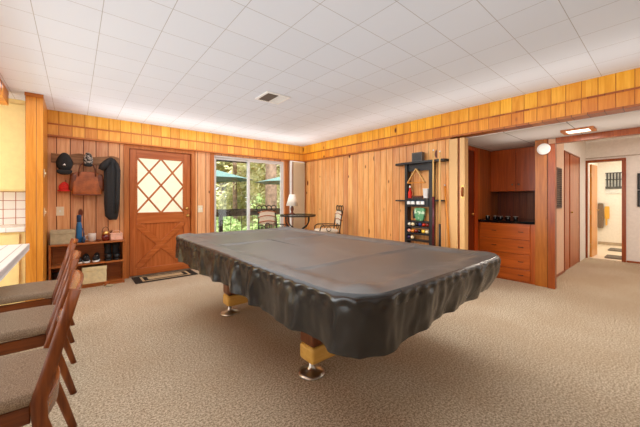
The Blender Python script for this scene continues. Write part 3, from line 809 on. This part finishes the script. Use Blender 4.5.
MB().sq((0, 0, .11), .075, .07, .10, .4, .4, 24, 14, lambda p: (p.x+.01*sin(p.z*60), p.y+.01*sin(p.x*50+p.z*30), p.z+(.012*sin(p.x*60) if p.z > 0 else 0))).build('bag_body', M['boxolive'], t)
t = thing('bucket', 'black container at the far left of the bottom shelf', 'container', (-.185, 5.33, Z3))
MB().lathe((0,0,0), [(.035,0),(.045,.01),(.05,.17),(.053,.172),(.053,.185),(.045,.185),(.04,.02),(.001,.015)], 20).build('bucket_body', M['rubber'], t)
MB().tube([(.05*cos(pi*i/10), 0, .18+.05*sin(pi*i/10)) for i in range(11)], .003, 6).build('bail', M['wire'], t)
t = thing('sandal', 'small tan sandal on the carpet in front of the shelf', 'sandal', (.365, 5.13, 0.001), .7)
MB().sq((0, 0, .01), .035, .075, .009, .4, .8, 20, 8).build('sole', M['boxolive'], t)
MB().tube([(-.035, .02, .012), (-.02, .02, .035), (.02, .02, .035), (.035, .02, .012)], .008, 8, ab=(1, 2)).build('strap', M['leather'], t)

# ================================================================== CURTAIN
cu = thing('vertical_curtain', 'beige pleated curtain hanging beside the sliding door in the corner', 'curtain', (0, 0, 0))
n = 90; vs = []
for i in range(n+1):
    x = 3.70+.30*i/n
    for z in (.03, 2.06): vs.append((x, 5.345+.022*sin(i*1.05), z))
fs = [(2*i, 2*i+2, 2*i+3, 2*i+1) for i in range(n)]
MB().add(vs, fs, True).build('cloth', M['curtain'], cu)
B(3.62, 3.66, 5.33, 5.38, .02, 2.06).build('lead_edge', M['white'], cu, .005)
B(3.61, 4.0, 5.335, 5.36, 2.062, 2.08).build('track', M['white'], cu)

# ================================================================== BISTRO SET BY THE WINDOW
TX, TY, TZ = 3.33, 4.66, .94
bt = thing('bistro_table', 'round glass topped iron table standing by the curtain', 'table', (TX, TY, 0))
MB().lathe((0,0,TZ-.012), [(.34,0),(.352,.002),(.352,.012),(.34,.014)], 40).build('glass_top', M['smokeglass'], bt)
MB().tube([(.335*cos(2*pi*i/36), .335*sin(2*pi*i/36), TZ-.026) for i in range(36)], .012, 8, closed=True).build('top_ring', M['blackmetal'], bt)
for k in range(4):
    a = pi/4+k*pi/2-.69
    pr = [(.30, .90), (.30, .80), (.24, .72), (.12, .66), (.07, .56), (.11, .42), (.22, .28), (.27, .14), (.25, .03), (.29, .012)]
    MB().tube([(r*cos(a), r*sin(a), z) for r, z in pr], .013, 8).build('leg', M['blackmetal'], bt)
MB().tube([(.10*cos(2*pi*i/24), .10*sin(2*pi*i/24), .42) for i in range(24)], .008, 6, closed=True).build('stretcher_ring', M['blackmetal'], bt)
lp = thing('table_lamp', 'small table lamp with pale cone shade on the glass table', 'lamp', (3.235, 4.72, TZ+.003))
MB().lathe((0,0,0), [(.06,0),(.06,.012),(.03,.025),(.018,.05),(.034,.09),(.036,.12),(.016,.16),(.012,.2)], 20).build('base', M['leatherdark'], lp)
MB().lathe((0,0,.165), [(.118,0),(.055,.22),(.052,.22),(.114,0.002)], 28).build('shade', M['lampshade'], lp)
MB().cyl((0,0,.2), (0,0,.395), .005, 8).build('stem', M['brass'], lp)

def bistro(name, label, loc, rz, mcush, slats):
    """a counter-height iron chair facing -Y"""
    c = thing(name, label, 'chair', loc, rz, 'iron chairs at the glass table')
    h = .66
    for s in (-1, 1):
        MB().tube([(s*.20, -.22, 0), (s*.19, -.20, .3), (s*.19, -.19, h-.04)], .011, 8).build('front_leg', M['blackmetal'], c)
        MB().tube([(s*.19, .26, 0), (s*.185, .21, .3), (s*.18, .19, h), (s*.18, .215, .86), (s*.18, .245, 1.0)], .011, 8).build('rear_leg', M['blackmetal'], c)
        MB().tube([(s*.185, .205, .76), (s*.21, .05, .765), (s*.215, -.12, .765), (s*.21, -.17, .74), (s*.2, -.19, h-.03)], .010, 8).build('armrest', M['blackmetal'], c)
        MB().tube([(s*.21+0, -.02+.04*cos(2*pi*i/16), .705+.04*sin(2*pi*i/16)) for i in range(16)], .006, 6, closed=True).build('arm_scroll', M['blackmetal'], c)
    m = MB(); m.tube([(-.19,-.19,h-.045),(.19,-.19,h-.045),(.185,.2,h-.045),(-.185,.2,h-.045)], .010, 6, closed=True)
    m.build('seat_frame', M['blackmetal'], c)
    MB().tube([(-.195,-.205,.22),(.195,-.205,.22)], .008, 6).build('footrest', M['blackmetal'], c)
    MB().sq((0, -.01, h-.003), .19, .20, .034, .5, .3, 28, 10).build('seat_cushion', mcush, c)
    MB().tube([(-.18,.245,1.0),(-.09,.25,1.006),(0,.25,1.008),(.09,.25,1.006),(.18,.245,1.0)], .010, 8).build('top_rail', M['blackmetal'], c)
    for x in (-.15, -.05, .05, .15):
        MB().tube([(x+.05*cos(2*pi*i/18), .25, 1.068+.05*sin(2*pi*i/18)) for i in range(18)], .009, 6, closed=True).build('scroll_ring', M['blackmetal'], c)
    for z in slats:
        MB().tube([(-.18+.36*i/16, .225+.03*(z-.9), z+.028*sin(pi*i/16)-.0) for i in range(17)], .010, 8, ab=(1, 2.4)).build('back_slat', M['leather'], c)
    MB().sq((0, .225, .89), .155, .014, .125, .3, .3, 24, 10).build('back_cushion', M['cushion'], c)
    MB().tube([(.05*cos(2*pi*i/18), .205, .735+.05*sin(2*pi*i/18)) for i in range(18)], .008, 6, closed=True).build('lower_ring', M['blackmetal'], c)
    return c
bistro('iron_chair', 'iron chair with red slats and scroll top in front of the sliding door', (2.76, 4.66, 0), -.08, M['redcushion'], (.80, .90, .985))
bistro('iron_chair', 'iron armchair with scroll top seen side on against the pine wall', (3.55, 4.06, 0), -2.02, M['cushion'], (.85, .95))

# ================================================================== CUE RACK
ck = thing('cue_rack', 'black wall rack for billiard cues and balls', 'rack', (0, 0, 0))
RX0, RX1 = 3.925, XR-.004
ya, yb_ = 2.235, 2.645
for y in (ya, yb_): B(RX0+.02, RX1, y-.022, y+.022, .25, 1.765).build('upright', M['black'], ck)
pl = [(2.0, RX0+.03), (2.02, RX0-.01), (2.15, RX0-.03), (2.44, RX0-.045), (2.7, RX0-.03), (2.82, RX0-.01), (2.85, RX0+.03), (2.85, RX1), (2.0, RX1)]
MB().prism([(x, y) for y, x in pl], 'Z', 1.766, 1.795).build('top_shelf', M['black'], ck)
B(RX0+.05, RX0+.075, ya+.023, yb_-.023, 1.66, 1.765).build('valance', M['black'], ck)
def shelf_b(z, nm='tray'): return B(RX0+.01, RX1, ya+.023, yb_-.023, z-.022, z).build(nm, M['black'], ck)
shelf_b(1.245); 
B(RX0+.005, RX0+.02, ya+.023, yb_-.023, 1.12, 1.222).build('chalk_rail', M['black'], ck)
for z in (.905, .824, .722, .622): 
    shelf_b(z, 'ball_tray')
B(RX0+.02, RX1, 2.06, 2.21, 1.20, 1.222).build('cue_clip', M['black'], ck)
B(RX0+.02, RX1, 2.67, 2.84, 1.20, 1.222).build('cue_clip', M['black'], ck)
MB().box(3.835, RX1, 2.02, 2.21, .405, .435).box(RX0, RX1, 2.67, 2.84, .405, .435).build('cue_foot', M['black'], ck)
t = thing('radio_box', 'small grey radio box standing on top of the cue rack', 'box', (3.955, 2.44, 1.796))
B(-.04, .04, -.085, .085, 0, .135).build('housing', plain('grey plastic', '#5c5a58', .5), t, .006)
B(-.043, -.0405, -.07, .07, .015, .12).build('grille', plain('dark grey mesh', '#4a4846', .7, var=.2, nscale=120), t)
t = thing('ball_triangle', 'wooden ball triangle hanging under the top of the cue rack', 'triangle', (3.935, 2.46, 1.5))
tri = [(.0, .190), (-.145, -.02), (.145, -.02)]
for i in range(3):
    a, b = tri[i], tri[(i+1) % 3]
    MB().bar((0, a[0], a[1]), (0, b[0], b[1]), .014, .04, (1, 0, 0)).build('side_bar', M['maple'] if i != 1 else M['cueorange'], t, .003)
t = thing('bottle', 'red bottle on the left of the cue rack tray', 'bottle', (3.965, 2.585, 1.247))
MB().lathe((0,0,0), [(.026,0),(.028,.01),(.028,.09),(.012,.13),(.012,.16)], 16).build('bottle_body', M['redknit'], t)
MB().lathe((0,0,0), [(.013,.161),(.014,.165),(.014,.19),(.008,.195)], 12).build('cap', M['white'], t)
t = thing('brush', 'dark brush lying in the cue rack tray', 'brush', (3.965, 2.455, 1.247))
B(-.02, .02, -.085, .085, .012, .038).build('handle_block', M['walnut'], t, .005); B(-.018, .018, -.08, .08, 0, .0115).build('bristles', M['rubber'], t)
t = thing('plastic_cup', 'white cup on the right of the cue rack tray', 'cup', (3.96, 2.315, 1.247))
MB().lathe((0,0,0), [(.033,0),(.036,.01),(.045,.13),(.048,.132),(.048,.14),(.043,.14),(.034,.02),(.001,.012)], 22).build('cup_body', M['white'], t)
for i, y in enumerate((2.568, 2.498, 2.408, 2.338)):
    w_ = ('first', 'second', 'third', 'fourth')[i]
    t = thing('chalk_cube', f'small pale chalk cube on the cue rack rail, {w_} from the left', 'chalk', (3.912, y, 1.155), 0, 'chalk cubes on the cue rack rail')
    B(-.016, .016, -.026, .026, 0, .045).build('label_wrap', M['white'], t, .003); B(-.012, .012, -.02, .02, .0455, .052).build('chalk_face', M['blueplastic'], t)
t = thing('green_bag', 'green and white pouch standing in the middle of the cue rack', 'pouch', (3.97, 2.43, .906))
def mk_green():
    k = N('green printed cloth'); f = k.noise(k.coord(), 16, 2)
    return k.bsdf(k.mix(k.ramp(f, .5, .6), lin('#5c9a68'), lin('#cfe0c0')), .6)
MB().sq((0, -.01, .10), .028, .082, .10, .4, .4, 24, 12, lambda p: (p.x, p.y*(1-.18*p.z/.1*-1), p.z)).build('pouch_body', mk_green(), t)
MB().sq((.0, .083, .095), .02, .02, .06, .5, .5, 14, 8).build('dark_side', M['rubber'], t)
cols = {'white': '#f0e6d0', 'yellow': '#f0c040', 'black': '#141212', 'red': '#c83018', 'orange': '#ec8a2c', 'maroon': '#7c2418', 'blue': '#20306a', 'cream': '#f4dcb0', 'green': '#1f5a38', 'purple': '#3c2450', 'pink': '#e8a088'}
BM = {k: plain('ball '+k, v, .12, var=.02) for k, v in cols.items()}
rows = [(.825, [(2.60, 'white'), (2.535, 'cream'), (2.47, 'black'), (2.41, 'blue'), (2.345, 'red'), (2.285, 'maroon')], 'top'),
        (.723, [(2.605, 'pink'), (2.54, 'orange'), (2.48, 'maroon'), (2.42, 'black'), (2.355, 'yellow'), (2.292, 'cream')], 'middle'),
        (.623, [(2.608, 'purple'), (2.548, 'cream')], 'bottom')]
for z, bl, rn in rows:
    for i, (y, c_) in enumerate(bl):
        o = ['first', 'second', 'third', 'fourth', 'fifth', 'sixth'][i]
        b_ = MB().sq((0,0,0), .0285, .0285, .0285, 1, 1, 20, 12).build('billiard_ball', BM[c_]); b_.location = (3.965, 2.44+(y-2.44)*.95, z+.0295)
        tag(b_, f'{c_} billiard ball in the {rn} tray of the cue rack, {o} from the left', 'ball', 'billiard balls in the cue rack')
def cue(label, a, b, split, m1, m2):
    t = thing('billiard_cue', label, 'cue', a, 0, 'billiard cues at the rack')
    A = Vector(a); d = Vector(b)-A
    MB().tube([d*0, d*split], [.018, .0145], 10).build('butt', m2, t)
    MB().tube([d*(split+.001), d*.985], [.0144, .010], 10).build('shaft', m1, t)
    MB().tube([d*.9855, d], [.0101, .0095], 10).build('tip', M['white'], t)
    MB().tube([d*-.012, d*-.0005], [.015, .018], 10).build('bumper', M['rubber'], t)
dkred = plain('dark red lacquer', '#5c1420', .2)
cue('upright cue with dark red butt beside the right upright of the rack', (3.862, 2.145, .455), (3.862, 2.145, 1.93), .55, M['cue'], dkred)
cue('upright cue with black butt at the right end of the rack', (3.862, 2.05, .455), (3.862, 2.05, 1.90), .30, M['cue'], M['rubber'])
cue('orange cue leaning against the wall to the right of the rack', (3.86, 1.87, .03), (4.03, 2.065, 1.44), .35, M['cueorange'], M['cueorange'])

# ================================================================== FOLDING DOOR
ac = thing('folding_door', 'beige folding accordion door pushed back at the end of the pine wall', 'folding door', (4.06, 0, 0))
vs = []; n = 14
for i in range(n+1):
    y = 1.99-.125*i/n
    for z in (.012, 2.06): vs.append(((.065 if i % 2 else -.065), y, z))
MB().add(vs, [(2*i, 2*i+2, 2*i+3, 2*i+1) for i in range(n)]).build('pleats', M['accordion'], ac)
B(-.068, -.05, 1.868, 1.985, .012, 2.06).build('face_panel', M['accordion'], ac, .003)
B(-.05, .05, 1.845, 1.860, .012, 2.06).build('seam_strip', M['casing'], ac)
B(-.062, .05, 1.775, 1.842, .012, 2.06).build('lead_post', M['accordion'], ac, .006)
hd = MB().tube([(-.064, 1.80, 1.27), (-.085, 1.80, 1.28), (-.09, 1.80, 1.33), (-.085, 1.80, 1.38), (-.064, 1.80, 1.39)], .010, 8).build('handle', M['leather'], ac)
B(-.066, -.0625, 1.785, 1.815, 1.24, 1.42).build('handle_plate', M['brass'], hd)

# ================================================================== ALCOVE
uc2 = thing('hanging_cabinet', 'dark red two door cabinet hung at the top of the alcove', 'cabinet', (5.55, 1.642, 1.363))
B(.022, .345, -.385, .385, 0, .705).build('carcass', M['redv'], uc2)
for s in (-1, 1):
    d = B(0, .02, s*.002, s*.383, .006, .70).build('cabinet_door', wood('cabinet door wood', '#c65e20', '#9c420e', 'Z', .28, gscale=.5), uc2, .003)
    MB().lathe((-.012, s*.045, .11), [(.0, -.012), (.012, -.01), (.014, -.002), (.006, .012)], 12, axis='X').build('knob', M['steel'], d)
dc = thing('drawer_cabinet', 'dark red built in cabinet with four drawers in the alcove', 'cabinet', (5.06, 1.642, 0))
B(.022, .8, -.386, .386, 0, .868).build('carcass', M['redv'], dc)
for (z0, z1) in ((.63, .862), (.42, .624), (.20, .414), (.025, .194)):
    d = B(0, .02, -.325, .36, z0, z1).build('drawer', M['red'], dc, .004)
    for y in (.15, -.21):
        MB().tube([(-.001, y-.03, (z0+z1)/2), (-.02, y-.025, (z0+z1)/2), (-.02, y+.025, (z0+z1)/2), (-.001, y+.03, (z0+z1)/2)], .005, 6).build('pull', M['wire'], d)
cb_ = B(5.045, 5.885, 1.256, 2.027, .869, .905).build('countertop', M['darkglass'], None, .004); tag(cb_, 'black glossy countertop over the drawers in the alcove', 'countertop')
for i, (y, lay) in enumerate(((1.945, 0), (1.85, 1), (1.755, 0), (1.65, 0), (1.56, 1))):
    o = ('farthest left', 'second from the left', 'middle', 'fourth from the left', 'farthest right')[i]
    t = thing('glass_tumbler', f'dark tumbler on the black alcove counter, {o} of five', 'tumbler', (5.22+.05*lay, y, .906), 0, 'tumblers on the black counter')
    MB().lathe((0,0,0), [(.026,0),(.03,.005),(.034,.05),(.03,.05),(.026,.01),(.001,.008)], 20).build('tumbler_body', M['darkglass'], t)
    MB().lathe((0,0,0), [(.0345,.0505),(.035,.053),(.035,.058),(.030,.058),(.030,.0505)], 20).build('rim', M['chrome'], t)
# round wall speaker
t = thing('wall_speaker', 'round white speaker fixed high on the orange pillar', 'speaker', (5.05, 1.145, 1.93))
MB().lathe((-.02, 0, 0), [(.001, .0005), (.070, .0), (.078, .004), (.078, .014)], 36, axis='X').build('rim', M['white'], t)
MB().lathe((-.026, 0, 0), [(.001, .0), (.057, .001), (.061, .0055)], 32, axis='X', smooth=False).build('grille', M['white'], t)
t.location.x = 5.028
# louver vent on the pink wall
t = thing('wall_vent', 'tall dark louvered vent grille on the pinkish hall wall', 'vent', (5.76, 1.168, 1.085))
MB().box(0, .02, -.018, 0, 0, .65).box(.33, .35, -.018, 0, 0, .65).box(.02, .33, -.018, 0, 0, .02).box(.02, .33, -.018, 0, .63, .65).build('frame', plain('brown vent frame', '#6c5248', .5), t)
B(.02, .33, -.004, 0, .02, .63).build('backing', M['rubber'], t)
m = MB()
for i in range(20): m.bar((.02, -.010, .035+.03*i), (.33, -.010, .035+.03*i), .02, .004, (0, .6, .8))
m.build('slats', plain('grey brown slats', '#8c7468', .5), t)
# closet doors
cl = thing('door_4', 'orange red bifold closet doors along the hall', 'door', (6.352, 1.169, 0)); cl['kind'] = 'structure'
for i, (a, b) in enumerate(((.02, .37), (.44, 1.22))):
    d = B(a, b, -.005, .02, .01, 2.04).build('door_leaf', M['closet'], cl, .003)
    if i: MB().lathe((a+.05, -.02, 1.0), [(0, -.02), (.016, -.014), (.016, 0), (.008, .015)], 12, axis='Y').build('knob', M['brass'], d)
B(.371, .439, .012, .019, .01, 2.04).build('dark_gap', M['redv'], cl)
MB().box(-.002, .019, -.012, .02, 0, 2.06).box(1.222, 1.262, -.012, .02, 0, 2.06).box(.02, 1.222, -.012, .02, 2.042, 2.06).build('casing', M['casing'], cl)
# ceiling light
t = thing('ceiling_light', 'flat rectangular ceiling light glowing in the low soffit', 'ceiling light', (4.68, .725, 2.071))
MB().box(-.12, .12, -.15, -.108, -.025, 0).box(-.12, .12, .108, .15, -.025, 0).box(-.12, -.095, -.108, .108, -.02, 0).box(.095, .12, -.108, .108, -.02, 0).build('wood_frame', M['trim'], t)
B(-.094, .094, -.107, .107, -.016, -.003).build('diffuser', emit('lit diffuser', '#fff4dc', 3.5), t)
# ceiling vent
t = thing('ceiling_vent', 'square white ceiling vent with one dark half', 'vent', (1.81, 3.045, ZC-.001), radians(-2))
MB().box(-.155, -.13, -.155, .155, -.012, 0).box(.13, .155, -.155, .155, -.012, 0).box(-.13, .13, -.155, -.13, -.012, 0).box(-.13, .13, .13, .155, -.012, 0).build('frame', M['white'], t)
B(-.13, .13, -.13, .13, -.002, 0).build('duct', plain('vent dark', '#3a2f2a', .8), t)
m = MB()
for i in range(7): m.bar((-.122+.02*i, -.13, -.008), (-.122+.02*i, .13, -.008), .016, .0015, (.75, 0, .66))
m.build('left_slats', plain('slats with painted shade', '#6a5c52', .6), t)  # slats coloured dark to put in the shade of the turned louvers
m = MB()
for i in range(7): m.bar((.018+.018*i, -.13, -.008), (.018+.018*i, .13, -.008), .017, .0015, (.3, 0, .95))
m.build('right_slats', M['whitemetal'], t)
# ---- bathroom
bd = thing('door_5', 'honey coloured bathroom door standing open', 'door', (8.425, 1.125, 0), radians(-3)); bd['kind'] = 'structure'
lf = B(0, .50, -.035, 0, .01, 1.98).build('door_leaf', M['bathdoor'], bd, .003)
MB().tube([(.44, -.036, 1.0), (.44, -.07, 1.0), (.38, -.075, 1.0)], .010, 8).build('lever', M['brass'], lf)
for z in (1.75, .95, .25): MB().cyl((-.006, -.02, z-.045), (-.006, -.02, z+.045), .008, 8).build('hinge', M['brass'], bd)
t = thing('bath_picture', 'small window with dark bars in the far bathroom wall', 'window', (11.098, 1.0, 1.68))
t.name = 'window_1'; t['kind'] = 'structure'
B(-.02, 0, -.16, .16, -.29, .29).build('pane', plain('pale blue pane', '#e4e4dc', .3), t)
m = MB()
for y in (-.12, -.06, 0, .06, .12): m.box(-.045, -.021, y-.016, y+.016, -.10, .27)
m.box(-.045, -.021, -.16, .16, -.12, -.10); m.box(-.045, -.021, -.16, .16, .255, .275); m.box(-.045, -.021, -.16, .16, .08, .1); m.box(-.045, -.021, -.15, .15, -.16, -.12)
m.build('bars', plain('dark bars', '#4a4a46', .5), t)
t = thing('bath_towel', 'grey brown towel hanging in the bathroom beside the open door', 'towel', (11.04, 1.25, .45))
MB().sq((0, 0, .34), .018, .062, .34, .25, .4, 20, 14, lambda p: (p.x+.008*sin(p.y*90), p.y*(1-.15*p.z), p.z)).build('cloth', M['greytowel'], t)
MB().tube([(.02, -.085, .69), (-.01, -.085, .69), (-.01, .05, .69), (.02, .05, .69)], .006, 6).build('towel_bar', M['chrome'], t)
t = thing('hand_towel', 'yellow hand towel hanging to the right of the grey towel', 'towel', (11.05, 1.125, .57))
MB().sq((0, 0, .31), .016, .05, .17, .25, .4, 18, 12).build('cloth', M['yellowtowel'], t)
MB().sq((0, .01, .1), .013, .02, .14, .3, .4, 14, 10).build('hanging_end', M['yellowtowel'], t)
for i, (x0, x1, y0, y1, l) in enumerate(((8.55, 9.02, .42, .92, 'grey bath rug just inside the bathroom doorway'), (9.85, 10.35, .42, 1.0, 'grey bath rug lying farther inside the bathroom'))):
    t = thing('bath_rug', l, 'rug', ((x0+x1)/2, (y0+y1)/2, .001), 0, 'bathroom rugs')
    MB().sq((0, 0, .012), (x1-x0)/2, (y1-y0)/2, .012, .3, .12, 40, 6).build('pile', M['bathrug'], t)
for z, l in ((1.412, 'dark framed picture on the hall end wall, upper of two'), (1.085, 'dark framed picture on the hall end wall, lower of two')):
    t = thing('picture_frame', l, 'picture', (8.309, .25, z), 0, 'dark frames on the hall wall')
    MB().box(-.025, 0, -.175, -.15, .005, .32).box(-.025, 0, .15, .175, .005, .32).box(-.025, 0, -.15, .15, .005, .03).box(-.025, 0, -.15, .15, .295, .32).build('frame', M['rubber'], t)
    B(-.01, -.002, -.15, .15, .03, .295).build('print', plain('dark print', '#4c4844', .4, var=.3, nscale=9), t)

# ================================================================== OUTSIDE
struct('floor_deck', B(-2.5, 8.5, YB+.122, 8.3, -.16, -.04), M['deck'])
struct('ground_outside', B(-25, 45, 8.4, 60, -2.6, -2.5), M['ground'])
dr = thing('deck_railing', 'dark deck railing outside the sliding door', 'railing', (0, 8.0, -.04))
B(-2, 8, -.06, .06, .955, 1.0).build('top_rail', M['rail'], dr)
B(-2, 8, -.02, .02, .80, .95).build('upper_rail', M['rail'], dr)
B(-2, 8, -.02, .02, .08, .14).build('lower_rail', M['rail'], dr)
for x in (.9, 3.10, 5.55, 7.6): B(x-.045, x+.045, -.045, .045, 0, .954).build('post', M['rail'], dr)
m = MB()
for i in range(30): m.box(-1.9+.33*i, -1.885+.33*i, -.008, .008, .141, .799)
m.build('balusters', M['rail'], dr)
m = MB()
def umbrella(label, x, y, zc, R=1.35):
    t = thing('patio_umbrella', label, 'umbrella', (x, y, -.04), .3, 'teal umbrellas on the deck')
    n = 8; vs = [(0, 0, zc+.30)]
    for (r, z) in ((.5, zc+.19), (1.0, zc+.08), (1.38, zc)):
        for k in range(n*3):
            a = 2*pi*k/(n*3); w_ = 1-.055*abs(sin(a*n/2))
            vs.append((r*R/1.38*w_*cos(a), r*R/1.38*w_*sin(a), z))
    q = n*3; fs = [(0, 1+k, 1+(k+1) % q) for k in range(q)]
    for j in range(2):
        for k in range(q): fs.append((1+j*q+k, 1+(j+1)*q+k, 1+(j+1)*q+(k+1) % q, 1+j*q+(k+1) % q))
    MB().add(vs, fs).build('canopy', M['teal'], t)
    MB().cyl((0,0,.05), (0,0,zc+.32), .02, 12).build('pole', M['bark'], t)
    MB().lathe((0,0,0), [(.24,0),(.24,.04),(.06,.06),(.04,.3)], 24).build('base', M['rubber'], t)
    for k in range(n):
        a = 2*pi*k/n
        MB().cyl((0,0,zc+.27), (R*.97*cos(a), R*.97*sin(a), zc-.012), .008, 6).build('rib', M['bark'], t)
umbrella('teal patio umbrella showing at the left edge of the sliding door', 2.43, 7.2, 1.76, 1.12)
umbrella('teal patio umbrella in front of the big tree trunk', 5.02, 7.1, 1.76, 1.22)

def crown_mesh(cx, cy, cz, rx, ry, rz, n, leaf, rnd):
    vs, fs = [], []
    blobs = [(rnd.gauss(0, .45), rnd.gauss(0, .45), rnd.gauss(0, .5), rnd.uniform(.25, .5)) for _ in range(14)]
    for i in range(n):
        bx, by, bz, br = blobs[i % 14]
        d = Vector((rnd.gauss(0, 1), rnd.gauss(0, 1), rnd.gauss(0, 1))).normalized()*br*rnd.uniform(.5, 1)
        p = Vector((cx+rx*(bx+d.x), cy+ry*(by+d.y), cz+rz*(bz+d.z)))
        u = Vector((rnd.gauss(0,1), rnd.gauss(0,1), rnd.gauss(0,1))).normalized(); v = u.orthogonal().normalized()
        l = leaf*rnd.uniform(.6, 1.4); o = len(vs)
        vs += [p-u*l, p+v*l*.5, p+u*l, p-v*l*.5]; fs.append((o, o+1, o+2, o+3))
    return MB().add(vs, fs)
def tree(label, x, y, h, tr, cz, rx, rz, mat, n, leaf, seed, name='tree'):
    rnd = random.Random(seed)
    t = thing(name, label, 'tree' if name == 'tree' else 'shrub', (x, y, -2.5), 0, 'trees beyond the deck' if name == 'tree' else 'shrubs below the deck')
    m = MB(); m.tube([(0,0,0), (.05*rnd.uniform(-1,1), 0, h*.4), (.1*rnd.uniform(-1,1), 0, h)], [tr*1.15, tr, tr*.6], 12)
    for k in range(5):
        a = rnd.uniform(0, 6.3); z = h*rnd.uniform(.55, .9)
        m.tube([(0,0,z), (cos(a)*rx*.3, sin(a)*rx*.3, z+rx*.2), (cos(a)*rx*.7, sin(a)*rx*.7, z+rx*.35)], [tr*.4, tr*.25, tr*.1], 6)
    m.build('trunk', M['bark'], t)
    crown_mesh(0, 0, cz, rx, rx, rz, n, leaf, rnd).build('crown', mat, t)
def at(px, dist): r = (px-320)/293.7; c_, s_ = cos(radians(39.85)), sin(radians(39.85)); return (dist*(c_*r+s_), dist*(-s_*r+c_))
for i, (px, ds, h, tr, cz, rx, rz, mt_, n, lf_, lb) in enumerate((
    (271, 10.6, 11, .21, 10, 2.4, 1.8, 'leafb', 1500, .16, 'big grey brown tree trunk rising behind the right umbrella'),
    (236, 15, 8, .12, 5.0, 2.4, 2.6, 'leafb', 5200, .15, 'pale green tree behind the left pane with a thin dark trunk'),
    (222, 17, 9, .14, 5.6, 2.6, 3.0, 'leafa', 5200, .16, 'olive leafed tree at the left edge of the door view'),
    (256, 19, 10, .15, 6.2, 2.8, 3.4, 'leafa', 5200, .17, 'olive leafed tree behind the door mullion'),
    (287, 16, 9, .12, 5.4, 2.4, 2.8, 'leafb', 4600, .15, 'pale green tree at the right edge of the door view'),
    (230, 24, 11, .2, 7.5, 4.0, 4.5, 'leafb', 5200, .22, 'tall pale tree farther back behind the left pane'),
    (272, 26, 12, .2, 8.0, 4.4, 4.8, 'leafc', 5200, .24, 'tall mid green tree farther back behind the right pane'))):
    x, y = at(px, ds); tree(lb, x, y, h, tr, cz, rx, rz, M[mt_], n, lf_, 30+i)
for i, (px, ds, lb) in enumerate(((224, 10.5, 'green leafy shrub below the railing at the left'), (240, 11.2, 'green leafy shrub below the railing left of the mullion'), (258, 11.0, 'green leafy shrub below the railing behind the iron chair'), (280, 11.5, 'green leafy shrub below the railing at the right'))):
    x, y = at(px, ds); tree(lb, x, y, 1.8, .04, 1.9, 1.2, 1.2, M['leafc'], 3200, .085, 60+i, 'shrub')
